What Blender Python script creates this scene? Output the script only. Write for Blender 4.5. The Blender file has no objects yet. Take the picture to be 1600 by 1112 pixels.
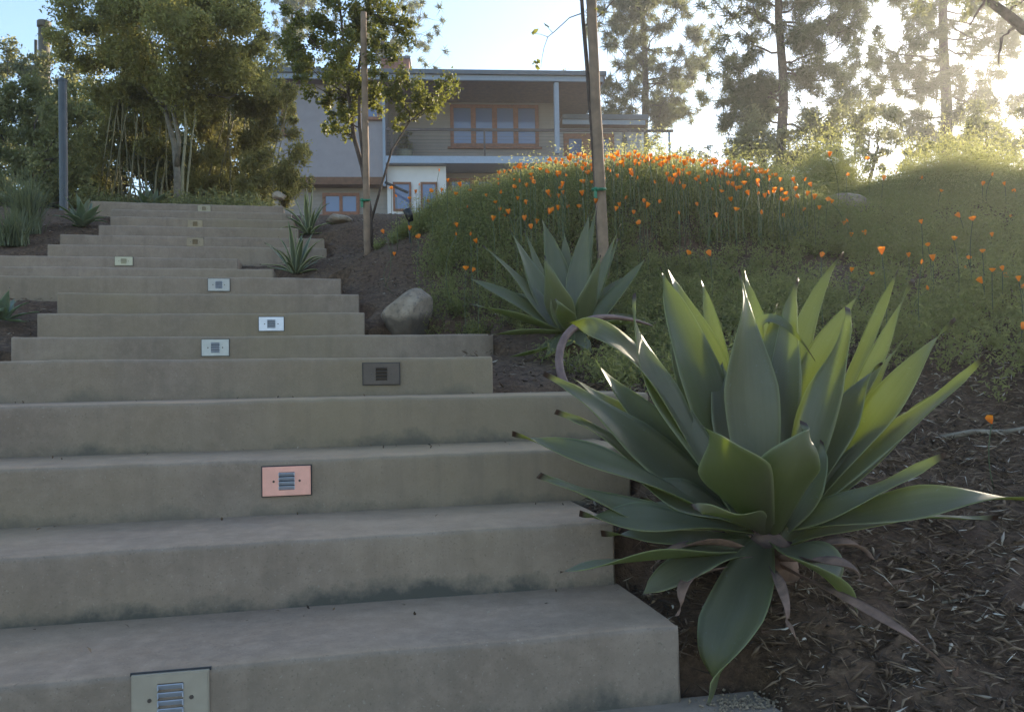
import bpy, bmesh, math, random
import numpy as np
from mathutils import Vector, Matrix

# ------------------------------------------------------------------ camera, sky, sun, exposure
scn = bpy.context.scene
col = scn.collection
F = 1300.0
CAMZ = 0.6525
PITCH = math.atan(36 / F)
ROLL = math.radians(1.0)
r0 = np.array([1, 0, 0.]); u0 = np.array([0, -math.sin(PITCH), math.cos(PITCH)]); FW = np.array([0, math.cos(PITCH), math.sin(PITCH)])
RT = math.cos(ROLL) * r0 - math.sin(ROLL) * u0
UP = math.sin(ROLL) * r0 + math.cos(ROLL) * u0
CAM = np.array([0, 0, CAMZ])
cam_d = bpy.data.cameras.new("camera")
cam = bpy.data.objects.new("camera", cam_d); col.objects.link(cam)
cam_d.sensor_width = 36; cam_d.lens = F * 36 / 1600
cam_d.clip_start = 0.05; cam_d.clip_end = 2000
cam.matrix_world = Matrix(((RT[0], UP[0], -FW[0], CAM[0]), (RT[1], UP[1], -FW[1], CAM[1]), (RT[2], UP[2], -FW[2], CAM[2]), (0, 0, 0, 1)))
scn.camera = cam

SUN_AZ, SUN_EL = math.radians(42), math.radians(16.0)
sund = Vector((math.sin(SUN_AZ) * math.cos(SUN_EL), math.cos(SUN_AZ) * math.cos(SUN_EL), math.sin(SUN_EL)))
w = bpy.data.worlds.new("World"); scn.world = w; w.use_nodes = True
nt = w.node_tree; nt.nodes.clear()
sky = nt.nodes.new('ShaderNodeTexSky'); sky.sky_type = 'NISHITA'; sky.sun_disc = False
sky.sun_elevation = SUN_EL; sky.sun_rotation = SUN_AZ
sky.air_density = 1.0; sky.dust_density = .5; sky.ozone_density = 1.5
bg = nt.nodes.new('ShaderNodeBackground'); bg.inputs['Strength'].default_value = 0.15
wo = nt.nodes.new('ShaderNodeOutputWorld')
nt.links.new(sky.outputs[0], bg.inputs[0]); nt.links.new(bg.outputs[0], wo.inputs[0])
sl = bpy.data.lights.new("sun", 'SUN'); sl.energy = 5.0; sl.angle = math.radians(0.5); sl.color = (1.0, 0.86, 0.66)
so = bpy.data.objects.new("sun", sl); col.objects.link(so)
so.rotation_euler = sund.to_track_quat('Z', 'Y').to_euler()
scn.view_settings.view_transform = 'Standard'; scn.view_settings.look = 'None'
scn.view_settings.exposure = 1.4; scn.view_settings.gamma = 1.0
scn.cycles.max_bounces = 8; scn.cycles.diffuse_bounces = 4; scn.cycles.transparent_max_bounces = 8
scn.cycles.use_denoising = True
scn.cycles.sample_clamp_indirect = 6.0

rng = np.random.default_rng(7)
random.seed(7)

# ------------------------------------------------------------------ helpers
def ray(px, py): return FW + RT * (px - 800) / F - UP * (py - 556) / F
def at(px, py, d):
    v = ray(px, py); return CAM + v * d / v[1]
YAW = math.radians(12)
SN = np.array([-math.sin(YAW), math.cos(YAW), 0.]); ST = np.array([math.cos(YAW), math.sin(YAW), 0.])
def sp(t, D, z): return ST * t + SN * D + np.array([0, 0, z])
def on_riser(px, py, D):
    v = ray(px, py); k = (D - CAM @ SN) / (v @ SN); return CAM + v * k

def empty(name, loc, rz=0):
    o = bpy.data.objects.new(name, None); col.objects.link(o); o.location = loc; o.rotation_euler = (0, 0, rz)
    o.empty_display_size = 0.1
    return o
def tag(o, label=None, cat=None, group=None, kind=None):
    if label: o['label'] = label
    if cat: o['category'] = cat
    if group: o['group'] = group
    if kind: o['kind'] = kind
    return o

class MB:
    def __init__(s): s.v = []; s.f = []; s.a = {}
    def attr(s, name, n, val):
        l = s.a.setdefault(name, []); l.extend([0.0] * (len(s.v) - n - len(l))); l.extend([val] * n if np.isscalar(val) else list(val))
    def box(s, c, h, R=None):
        c = np.array(c, float); b = len(s.v)
        for x in (-1, 1):
            for y in (-1, 1):
                for z in (-1, 1):
                    q = np.array([x * h[0], y * h[1], z * h[2]])
                    s.v.append(tuple(c + (R @ q if R is not None else q)))
        for f in ((0, 1, 3, 2), (4, 6, 7, 5), (0, 4, 5, 1), (2, 3, 7, 6), (0, 2, 6, 4), (1, 5, 7, 3)): s.f.append(tuple(b + i for i in f))
        return s
    def tube(s, pts, rad, n=8, caps=True):
        pts = [np.array(p, float) for p in pts]; m = len(pts)
        if np.isscalar(rad): rad = [rad] * m
        b = len(s.v); prev = None
        for i, p in enumerate(pts):
            T = pts[min(i + 1, m - 1)] - pts[max(i - 1, 0)]; T = T / (np.linalg.norm(T) + 1e-9)
            if prev is None: A = np.cross(T, [0.3, 0.9, 0.1]) if abs(T[2]) > .8 else np.cross(T, [0, 0, 1.])
            else: A = prev - T * (prev @ T)
            A = A / (np.linalg.norm(A) + 1e-9); B = np.cross(T, A); prev = A
            for k in range(n):
                t = 2 * math.pi * k / n; s.v.append(tuple(p + rad[i] * (A * math.cos(t) + B * math.sin(t))))
        for i in range(m - 1):
            for k in range(n):
                s.f.append((b + i * n + k, b + i * n + (k + 1) % n, b + (i + 1) * n + (k + 1) % n, b + (i + 1) * n + k))
        if caps:
            s.f.append(tuple(b + k for k in range(n))[::-1]); s.f.append(tuple(b + (m - 1) * n + k for k in range(n)))
        return s
    def build(s, name, mat, parent=None, smooth=False, loc=None):
        me = bpy.data.meshes.new(name); me.from_pydata(s.v, [], s.f)
        for k, l in s.a.items():
            at_ = me.attributes.new(k, 'FLOAT', 'POINT'); l = l + [0.0] * (len(s.v) - len(l)); at_.data.foreach_set('value', l)
        me.materials.append(mat)
        if smooth: me.polygons.foreach_set('use_smooth', [True] * len(me.polygons))
        me.update()
        o = bpy.data.objects.new(name, me); col.objects.link(o)
        if parent is not None: o.parent = parent
        if loc is not None: o.location = loc
        return o

def arr_mesh(name, V, Q, mat, parent=None, attrs=None, smooth=False):
    """V (N,3), Q (M,k) face indices with k=3 or 4"""
    V = np.asarray(V, np.float32); Q = np.asarray(Q, np.int32); k = Q.shape[1]
    me = bpy.data.meshes.new(name); me.vertices.add(len(V)); me.vertices.foreach_set('co', V.ravel())
    me.loops.add(Q.size); me.loops.foreach_set('vertex_index', Q.ravel())
    me.polygons.add(len(Q)); me.polygons.foreach_set('loop_start', np.arange(0, Q.size, k, dtype=np.int32))
    me.polygons.foreach_set('loop_total', np.full(len(Q), k, np.int32))
    if smooth: me.polygons.foreach_set('use_smooth', np.ones(len(Q), bool))
    for nme, a in (attrs or {}).items():
        x = me.attributes.new(nme, 'FLOAT', 'POINT'); x.data.foreach_set('value', np.asarray(a, np.float32))
    me.materials.append(mat); me.update(calc_edges=True); me.validate()
    o = bpy.data.objects.new(name, me); col.objects.link(o)
    if parent is not None: o.parent = parent
    return o

def unit(a): return a / (np.linalg.norm(a, axis=-1, keepdims=True) + 1e-9)

# ------------------------------------------------------------------ materials
def new_mat(name):
    m = bpy.data.materials.new(name); m.use_nodes = True
    t = m.node_tree; b = t.nodes['Principled BSDF']; return m, t, b
def N(t, typ, **kw):
    n = t.nodes.new(typ)
    for k, v in kw.items():
        if hasattr(n, k): setattr(n, k, v)
        else: n.inputs[k].default_value = v
    return n
def ramp(t, src, stops):
    r = t.nodes.new('ShaderNodeValToRGB'); e = r.color_ramp.elements
    while len(e) < len(stops): e.new(0.5)
    for el, (p, c) in zip(e, stops): el.position = p; el.color = (*c, 1)
    t.links.new(src, r.inputs[0]); return r.outputs[0]
def mixc(t, fac, a, b, mode='MIX'):
    m = t.nodes.new('ShaderNodeMix'); m.data_type = 'RGBA'; m.blend_type = mode
    for k, x in ((0, fac), (6, a), (7, b)):
        if isinstance(x, (int, float)): m.inputs[k].default_value = x
        elif isinstance(x, tuple): m.inputs[k].default_value = (*x, 1)
        else: t.links.new(x, m.inputs[k])
    return m.outputs[2]
def noise(t, scale, detail=4, rough=.55, coord=None, dist=0):
    n = N(t, 'ShaderNodeTexNoise'); n.inputs['Scale'].default_value = scale; n.inputs['Detail'].default_value = detail
    n.inputs['Roughness'].default_value = rough; n.inputs['Distortion'].default_value = dist
    if coord is None:
        tc = t.nodes.get('TC') or N(t, 'ShaderNodeTexCoord'); tc.name = 'TC'; coord = tc.outputs['Object']
    t.links.new(coord, n.inputs['Vector']); return n.outputs[0]
def bump(t, b, h, strength=.3, dist=.01, nrm=None):
    bp = N(t, 'ShaderNodeBump'); bp.inputs['Strength'].default_value = strength; bp.inputs['Distance'].default_value = dist
    t.links.new(h, bp.inputs['Height']); 
    if nrm: t.links.new(nrm, bp.inputs['Normal'])
    t.links.new(bp.outputs[0], b.inputs['Normal']); return bp.outputs[0]
def plain(name, c, rough=.6, metal=0, var=.15, scale=12, bmp=0.0, bdist=.003, spec=.5):
    m, t, b = new_mat(name)
    lo = tuple(x * (1 - var) for x in c); hi = tuple(min(1, x * (1 + var)) for x in c)
    t.links.new(ramp(t, noise(t, scale), [(.3, lo), (.7, hi)]), b.inputs['Base Color'])
    b.inputs['Roughness'].default_value = rough; b.inputs['Metallic'].default_value = metal; b.inputs['Specular IOR Level'].default_value = spec
    if bmp: bump(t, b, noise(t, scale * 6), bmp, bdist)
    return m
def leafmat(name, dark, light, trans, tfac=.4, rough=.5, glow=None):
    m, t, b = new_mat(name)
    a = N(t, 'ShaderNodeAttribute', attribute_name='rnd')
    c = ramp(t, a.outputs['Fac'], [(0, dark), (.75, light), (1, glow or light)])
    t.links.new(c, b.inputs['Base Color']); b.inputs['Roughness'].default_value = rough; b.inputs['Specular IOR Level'].default_value = .35
    tr = N(t, 'ShaderNodeBsdfTranslucent'); t.links.new(mixc(t, .7, c, trans), tr.inputs[0])
    mx = N(t, 'ShaderNodeMixShader'); mx.inputs[0].default_value = tfac
    t.links.new(b.outputs[0], mx.inputs[1]); t.links.new(tr.outputs[0], mx.inputs[2])
    t.links.new(mx.outputs[0], t.nodes['Material Output'].inputs[0]); return m

def concrete(name, base=(.27, .262, .245), stain=True):
    m, t, b = new_mat(name)
    c = ramp(t, noise(t, 1.6, 6, .6), [(.3, tuple(x * .74 for x in base)), (.7, tuple(x * 1.18 for x in base))])
    c = mixc(t, ramp(t, noise(t, 7, 6, .7), [(.38, (0, 0, 0)), (.72, (.6, .6, .6))]), c, (base[0] * .66, base[1] * .63, base[2] * .60))
    c = mixc(t, ramp(t, noise(t, 26, 5, .7), [(.45, (0, 0, 0)), (.75, (.45, .45, .45))]), c, tuple(x * 1.3 for x in base))
    c = mixc(t, ramp(t, noise(t, 190, 2, .5), [(.62, (0, 0, 0)), (.72, (.42, .42, .42))]), c, (.10, .085, .068))
    c = mixc(t, ramp(t, noise(t, 150, 2, .5, dist=.5), [(.66, (0, 0, 0)), (.74, (.35, .35, .35))]), c, (.42, .38, .32))
    c = mixc(t, ramp(t, noise(t, .8, 3, .5), [(.42, (0, 0, 0)), (.70, (.7, .7, .7))]), c, (base[0] * .84, base[1] * .85, base[2] * .66))
    # vertical run marks
    mp = N(t, 'ShaderNodeMapping'); tc = t.nodes['TC']; t.links.new(tc.outputs['Object'], mp.inputs[0]); mp.inputs['Scale'].default_value = (1, 1, .07)
    c = mixc(t, ramp(t, noise(t, 16, 4, .6, mp.outputs[0]), [(.5, (0, 0, 0)), (.75, (.4, .4, .4))]), c, tuple(x * .6 for x in base))
    if stain:
        wn = N(t, 'ShaderNodeAttribute', attribute_name='tread_tint')   # treads painted lighter, and warmer against the blue skylight
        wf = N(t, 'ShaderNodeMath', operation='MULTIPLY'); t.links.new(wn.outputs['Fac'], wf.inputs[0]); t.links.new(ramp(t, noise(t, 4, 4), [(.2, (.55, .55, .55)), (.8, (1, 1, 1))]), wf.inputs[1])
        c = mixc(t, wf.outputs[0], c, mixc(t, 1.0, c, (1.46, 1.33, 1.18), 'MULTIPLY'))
        a = N(t, 'ShaderNodeAttribute', attribute_name='rise'); st = N(t, 'ShaderNodeAttribute', attribute_name='wet')
        mm = N(t, 'ShaderNodeMath', operation='MULTIPLY_ADD'); t.links.new(noise(t, 3.2, 7, .7), mm.inputs[0]); mm.inputs[1].default_value = 1.9
        neg = N(t, 'ShaderNodeMath', operation='MULTIPLY_ADD'); t.links.new(a.outputs['Fac'], neg.inputs[0]); neg.inputs[1].default_value = -1.1; neg.inputs[2].default_value = -.28
        t.links.new(neg.outputs[0], mm.inputs[2])
        ml = N(t, 'ShaderNodeMath', operation='MULTIPLY'); t.links.new(ramp(t, mm.outputs[0], [(.42, (0, 0, 0)), (.72, (1, 1, 1))]), ml.inputs[0]); t.links.new(st.outputs['Fac'], ml.inputs[1])
        c = mixc(t, ml.outputs[0], c, (.085, .08, .068))
    t.links.new(c, b.inputs['Base Color']); b.inputs['Roughness'].default_value = .85; b.inputs['Specular IOR Level'].default_value = .3
    n1 = bump(t, b, noise(t, 120, 5, .75), .6, .003)
    bump(t, b, noise(t, 16, 5, .65), .4, .008, n1)
    return m

M = {}
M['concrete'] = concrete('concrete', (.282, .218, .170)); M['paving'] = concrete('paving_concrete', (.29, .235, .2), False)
def soil():
    m, t, b = new_mat('mulch_soil')
    n1 = noise(t, 38, 6, .7); n2 = noise(t, 5, 4)
    c = ramp(t, n1, [(.32, (.038, .021, .011)), (.55, (.12, .070, .038)), (.78, (.23, .145, .085))])
    c = mixc(t, ramp(t, n2, [(.45, (0, 0, 0)), (.7, (.5, .5, .5))]), c, (.085, .042, .028))
    t.links.new(c, b.inputs['Base Color']); b.inputs['Roughness'].default_value = .95
    bump(t, b, n1, .9, .02); return m
M['soil'] = soil()
def chipmat():
    m, t, b = new_mat('wood_chips')
    a = N(t, 'ShaderNodeAttribute', attribute_name='rnd')
    c = ramp(t, a.outputs['Fac'], [(0, (.028, .016, .010)), (.5, (.12, .075, .044)), (.86, (.25, .175, .115)), (.95, (.36, .31, .25)), (1, (.6, .55, .48))])
    t.links.new(c, b.inputs['Base Color']); b.inputs['Roughness'].default_value = .9; return m
M['chips'] = chipmat()
def agavemat(name, dark, light, trans, tfac=.5, edge=(.27, .28, .15), edgew=.92):
    m, t, b = new_mat(name)
    al = N(t, 'ShaderNodeAttribute', attribute_name='along'); ac = N(t, 'ShaderNodeAttribute', attribute_name='across')
    rn = N(t, 'ShaderNodeAttribute', attribute_name='rnd')
    mp = N(t, 'ShaderNodeCombineXYZ'); t.links.new(ac.outputs['Fac'], mp.inputs[0]); t.links.new(rn.outputs['Fac'], mp.inputs[2])
    sm = N(t, 'ShaderNodeMath', operation='MULTIPLY'); t.links.new(al.outputs['Fac'], sm.inputs[0]); sm.inputs[1].default_value = .35; t.links.new(sm.outputs[0], mp.inputs[1])
    c = ramp(t, noise(t, 7, 5, .6, mp.outputs[0]), [(.3, dark), (.7, light)])
    c = mixc(t, ramp(t, noise(t, 14, 3, .6), [(.5, (0, 0, 0)), (.75, (.4, .4, .4))]), c, tuple(x * 1.35 for x in light))
    c = mixc(t, ramp(t, noise(t, 46, 5, .7), [(.62, (0, 0, 0)), (.72, (.6, .6, .6))]), c, (.16, .13, .085))
    c = mixc(t, ramp(t, noise(t, 90, 3, .6), [(.66, (0, 0, 0)), (.72, (.7, .7, .7))]), c, (.24, .25, .21))
    hs = N(t, 'ShaderNodeMath', operation='FRACT'); t.links.new(rn.outputs['Fac'], hs.inputs[0])
    c = mixc(t, hs.outputs[0], mixc(t, .5, c, (.085, .10, .062)), mixc(t, .35, c, (.14, .14, .11)))
    ab = N(t, 'ShaderNodeMath', operation='ABSOLUTE'); t.links.new(ac.outputs['Fac'], ab.inputs[0])
    c = mixc(t, ramp(t, ab.outputs[0], [(edgew, (0, 0, 0)), (min(1, edgew + .06), (.8, .8, .8))]), c, edge)
    c = mixc(t, ramp(t, al.outputs['Fac'], [(.955, (0, 0, 0)), (.98, (1, 1, 1))]), c, (.05, .025, .015))
    t.links.new(c, b.inputs['Base Color']); b.inputs['Roughness'].default_value = .42; b.inputs['Specular IOR Level'].default_value = .45
    tr = N(t, 'ShaderNodeBsdfTranslucent'); t.links.new(ramp(t, al.outputs['Fac'], [(.93, trans), (.975, (.10, .05, .02))]), tr.inputs[0])
    mx = N(t, 'ShaderNodeMixShader'); mx.inputs[0].default_value = tfac
    t.links.new(b.outputs[0], mx.inputs[1]); t.links.new(tr.outputs[0], mx.inputs[2])
    t.links.new(mx.outputs[0], t.nodes['Material Output'].inputs[0])
    bump(t, b, noise(t, 30, 4, .6, mp.outputs[0]), .12, .004); return m
M['agave'] = agavemat('agave_leaf', (.066, .063, .038), (.126, .112, .068), (.74, .86, .08), .25)
M['agave_blue'] = agavemat('blue_agave_leaf', (.11, .14, .105), (.20, .235, .18), (.5, .65, .3), .3)
M['agave_var'] = agavemat('variegated_agave_leaf', (.06, .08, .055), (.11, .13, .08), (.5, .6, .2), .3, (.5, .5, .3), .72)
M['dead'] = plain('dried_leaf', (.20, .12, .085), .8, var=.4, scale=25)
M['arch'] = plain('arched_stem', (.16, .095, .08), .55, var=.25, scale=18)
M['tree_leaf'] = leafmat('tree_leaf', (.115, .107, .04), (.24, .218, .085), (.66, .62, .17), .5)
M['bamboo_leaf'] = leafmat('bamboo_leaf', (.115, .105, .04), (.24, .212, .08), (.66, .60, .18), .5)
M['shrub_leaf'] = leafmat('shrub_leaf', (.09, .095, .04), (.19, .19, .085), (.52, .52, .18), .42)
M['young_leaf'] = leafmat('young_tree_leaf', (.045, .055, .018), (.09, .10, .034), (.42, .42, .06), .42)
M['poppy_leaf'] = leafmat('poppy_leaf', (.042, .048, .022), (.122, .125, .052), (.62, .62, .18), .46, glow=(.21, .21, .09))
M['lit_crest_leaf'] = leafmat('lit_crest_poppy_leaf', (.07, .085, .04), (.17, .18, .085), (.78, .76, .25), .58, glow=(.24, .25, .12))  # lighter copy of the poppy leaf, crest sunlight painted into its colours
M['needle'] = leafmat('pine_needle', (.036, .042, .02), (.085, .092, .044), (.32, .35, .14), .4)
M['far_leaf'] = leafmat('far_leaf', (.07, .075, .038), (.15, .155, .08), (.48, .48, .2), .42)
M['grass'] = leafmat('grass_blade', (.07, .085, .042), (.14, .155, .085), (.32, .36, .16), .3)
M['bark'] = plain('bark', (.085, .062, .05), .95, var=.5, scale=14, bmp=.6, bdist=.02)
M['palebark'] = plain('pale_bark', (.20, .17, .13), .9, var=.35, scale=18, bmp=.3)
M['culm'] = plain('bamboo_culm', (.20, .17, .085), .5, var=.3, scale=9)
M['stake'] = plain('lodgepole_stake', (.22, .15, .10), .85, var=.3, scale=10, bmp=.3)
M['tie'] = plain('green_tie', (.02, .16, .08), .5)
M['rock'] = None
def rockmat():
    m, t, b = new_mat('boulder_stone')
    c = ramp(t, noise(t, 5, 6, .65), [(.3, (.15, .115, .08)), (.55, (.32, .25, .185)), (.8, (.50, .43, .34))])
    c = mixc(t, ramp(t, noise(t, 24, 5, .7), [(.5, (0, 0, 0)), (.68, (.75, .75, .75))]), c, (.07, .065, .06))
    a = N(t, 'ShaderNodeAttribute', attribute_name='soil')
    ad = N(t, 'ShaderNodeMath', operation='ADD'); t.links.new(a.outputs['Fac'], ad.inputs[0])
    nn = N(t, 'ShaderNodeMath', operation='MULTIPLY_ADD'); t.links.new(noise(t, 7, 4), nn.inputs[0]); nn.inputs[1].default_value = .6; nn.inputs[2].default_value = -.3
    t.links.new(nn.outputs[0], ad.inputs[1])
    c = mixc(t, ramp(t, ad.outputs[0], [(.42, (0, 0, 0)), (.6, (.85, .85, .85))]), c, (.07, .055, .042))
    t.links.new(c, b.inputs['Base Color']); b.inputs['Roughness'].default_value = .9
    bump(t, b, noise(t, 26, 6, .7), .7, .02); return m
M['rock'] = rockmat()
def petal():
    m, t, b = new_mat('poppy_petal')
    a = N(t, 'ShaderNodeAttribute', attribute_name='along')
    c = ramp(t, a.outputs['Fac'], [(0, (.50, .09, .006)), (.5, (.78, .20, .016)), (1, (.85, .30, .03))])
    t.links.new(c, b.inputs['Base Color']); b.inputs['Roughness'].default_value = .5
    tr = N(t, 'ShaderNodeBsdfTranslucent'); tr.inputs[0].default_value = (1.0, .36, .03, 1)
    mx = N(t, 'ShaderNodeMixShader'); mx.inputs[0].default_value = .5
    t.links.new(b.outputs[0], mx.inputs[1]); t.links.new(tr.outputs[0], mx.inputs[2]); t.links.new(mx.outputs[0], t.nodes['Material Output'].inputs[0]); return m
M['petal'] = petal()
M['stem'] = plain('green_stem', (.08, .10, .045), .7)
# house
M['stucco'] = plain('grey_stucco', (.265, .25, .275), .9, var=.06, scale=3, bmp=.2)
M['white_stucco'] = plain('pale_stucco', (.62, .62, .63), .9, var=.05, scale=3)
def siding(name, c, pitch=.16):
    m, t, b = new_mat(name)
    tc = N(t, 'ShaderNodeTexCoord'); sx = N(t, 'ShaderNodeSeparateXYZ'); t.links.new(tc.outputs['Object'], sx.inputs[0])
    mo = N(t, 'ShaderNodeMath', operation='FRACT'); dv = N(t, 'ShaderNodeMath', operation='DIVIDE'); dv.inputs[1].default_value = pitch
    t.links.new(sx.outputs[2], dv.inputs[0]); t.links.new(dv.outputs[0], mo.inputs[0])
    cc = ramp(t, noise(t, 2.5), [(.3, tuple(x * .9 for x in c)), (.7, c)])
    cc = mixc(t, ramp(t, mo.outputs[0], [(.0, (.6, .6, .6)), (.12, (0, 0, 0))]), cc, tuple(x * .45 for x in c))
    t.links.new(cc, b.inputs['Base Color']); b.inputs['Roughness'].default_value = .8; bump(t, b, mo.outputs[0], .6, .02); return m
M['siding'] = siding('beige_siding', (.26, .235, .215)); M['blue_siding'] = siding('pale_siding', (.36, .37, .41), .13)
M['fascia'] = plain('blue_grey_fascia', (.22, .28, .37), .5, var=.06)
M['gutter'] = plain('dark_gutter', (.075, .095, .12), .45, var=.1)
M['soffit'] = plain('timber_soffit', (.13, .065, .038), .8, var=.25, scale=6)
M['trim'] = plain('redwood_trim', (.20, .078, .04), .6, var=.25, scale=8)
M['deck_edge'] = plain('deck_fascia', (.26, .34, .46), .5, var=.06)
M['rail'] = plain('dark_rail', (.05, .035, .035), .5)
M['brick'] = plain('chimney_brick', (.22, .10, .075), .9, var=.35, scale=9)
M['black'] = plain('black_metal', (.012, .012, .012), .45)
M['pole'] = plain('grey_metal_post', (.045, .055, .07), .5)
M['flue'] = plain('brown_flue_metal', (.085, .07, .045), .6, var=.25)
M['pot'] = plain('glazed_pot', (.13, .15, .12), .4)
m, t, b = new_mat('window_glass'); b.inputs['Base Color'].default_value = (.10, .145, .27, 1); b.inputs['Roughness'].default_value = .04; b.inputs['IOR'].default_value = 1.55  # blue base paints the reflected sky into the panes
bump(t, b, noise(t, .8, 2), .03, .05); M['glass'] = m
def plate(name, c, rough=.4, metal=.0): return plain(name, c, rough, metal, .1, 20)
M['slat'] = plate('louver_metal', (.42, .45, .52), .35, .3); M['dark_slot'] = plate('louver_recess', (.03, .03, .035), .7)
M['screw'] = plate('screw_head', (.09, .07, .06), .5, .4)

# ------------------------------------------------------------------ staircase
R_ = 0.15
SD = [1.58, 1.94, 2.32, 2.66, 3.10, 4.49, 4.89, 5.29, 5.69, 6.38, 6.91, 7.27, 7.68, 8.03, 8.41, 8.82, 9.20, 10.0]
SZ = [0.15 * i for i in range(1, 18)]; SZ[4] = .742
EDGE = [(None, 1063, 982), (None, 961, 812), (None, 985, 695), (None, 1014, 615), (None, 770, 556), (17, 771, 524), (58, 570, 489), (89, 561, 458),
        (None, 533, 434), (None, 427, 418), (None, 372, 403), (74, 510, 385), (93, 507, 371), (154, 466, 356), (172, 460, 345), (174, 455, 333), (141, 443, 321)]
TL, TR = [], []
for i in range(17):
    l, r, y = EDGE[i]
    TR.append(float(on_riser(r, y, SD[i]) @ ST)); TL.append(float(on_riser(l, y, SD[i]) @ ST) if l else (-2.6 if i < 5 else -4.6))
stairs = empty('garden_stairs', sp(0, SD[0], 0))
tag(stairs, 'long flight of weathered grey concrete steps climbing to the trees', 'stairs')
sinv = np.array(stairs.location)
def make_step(i):
    D0, D1, z = SD[i], SD[i + 1] + (.06 if i < 16 else 0), SZ[i]
    zb = z - .40; rr = .013
    prof = [(D0, zb), (D0, z - R_ - .004), (D0, z - .11), (D0, z - .07), (D0, z - .035)]
    for k in range(5):
        a = math.pi / 2 * k / 4; prof.append((D0 + rr - rr * math.cos(a), z - rr + rr * math.sin(a)))
    prof += [(D0 + .05, z), (D0 + .12, z), (D0 + .22, z), (D1 - .03, z), (D1, z), (D1, zb)]
    L, Rr = TL[i], TR[i]; n = max(10, int((Rr - L) / .06)); ts = np.linspace(L, Rr, n)
    ts = np.concatenate([[L, L + .006], ts[1:-1], [Rr - .006, Rr]]); n = len(ts); mb = MB()
    ph = rng.uniform(0, 9, 6); rs = np.random.default_rng(i)
    for j, tt in enumerate(ts):
        ins = .006 if j in (0, n - 1) else 0
        wob = .0035 * math.sin(tt * 3.1 + ph[0]) + .002 * math.sin(tt * 9.7 + ph[1]) + rs.normal(0, .0006)
        wz = .002 * math.sin(tt * 2.3 + ph[2]) + .0012 * math.sin(tt * 7.9 + ph[3]) + rs.normal(0, .0005)
        nose = max(0, rs.normal(0, .0016))
        for k, (d, zz) in enumerate(prof):
            dd, z2 = d, zz
            if 5 <= k <= 9: dd += wob + nose; z2 += wz - nose
            elif 2 <= k <= 4: dd += wob * .8
            elif k in (10, 11, 12): z2 += wz * .8
            if ins:
                if k <= 8: dd += ins
                if 8 <= k <= 14: z2 -= ins
            mb.v.append(tuple(sp(tt, dd, z2) - sinv))
    m_ = len(prof)
    for j in range(n - 1):
        for k in range(m_ - 1):
            mb.f.append((j * m_ + k, (j + 1) * m_ + k, (j + 1) * m_ + k + 1, j * m_ + k + 1))
    mb.f.append(tuple(range(m_))); mb.f.append(tuple((n - 1) * m_ + k for k in range(m_))[::-1])
    rise = [max(0., min(1., (v[2] - (z - R_)) / R_)) for v in mb.v]
    # treads count as the clean end of the scale except right against the riser behind them
    mb.a['rise'] = [(1.0 if (k % m_) >= 6 else r) for k, r in enumerate(rise)]
    mb.a['tread_tint'] = [1.0 if 8 <= (k % m_) <= 12 else .35 if (k % m_) == 13 else 0.0 for k in range(len(mb.v))]
    mb.a['wet'] = [(.95, 1.0, .6, .75, .5, .3, .25, .1, .1, .1, .1, .05, .05, .05, .05, .05, .05)[i]] * len(mb.v)
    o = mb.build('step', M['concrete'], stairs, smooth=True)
    md = o.modifiers.new('es', 'EDGE_SPLIT'); md.split_angle = math.radians(40)
    return o
for i in range(17): make_step(i)

# pavement in front
mb = MB(); mb.box((0, 0, 0), (1, 1, 1))
p_r = float((at(1225, 1112, 1.62)) @ ST)
mb.v = [tuple(sp(x, y, z)) for x in (-6, p_r) for y in (-5, SD[0] + .02) for z in (-.25, 0)]
tag(mb.build('pavement', M['paving']), kind='structure')

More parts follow.
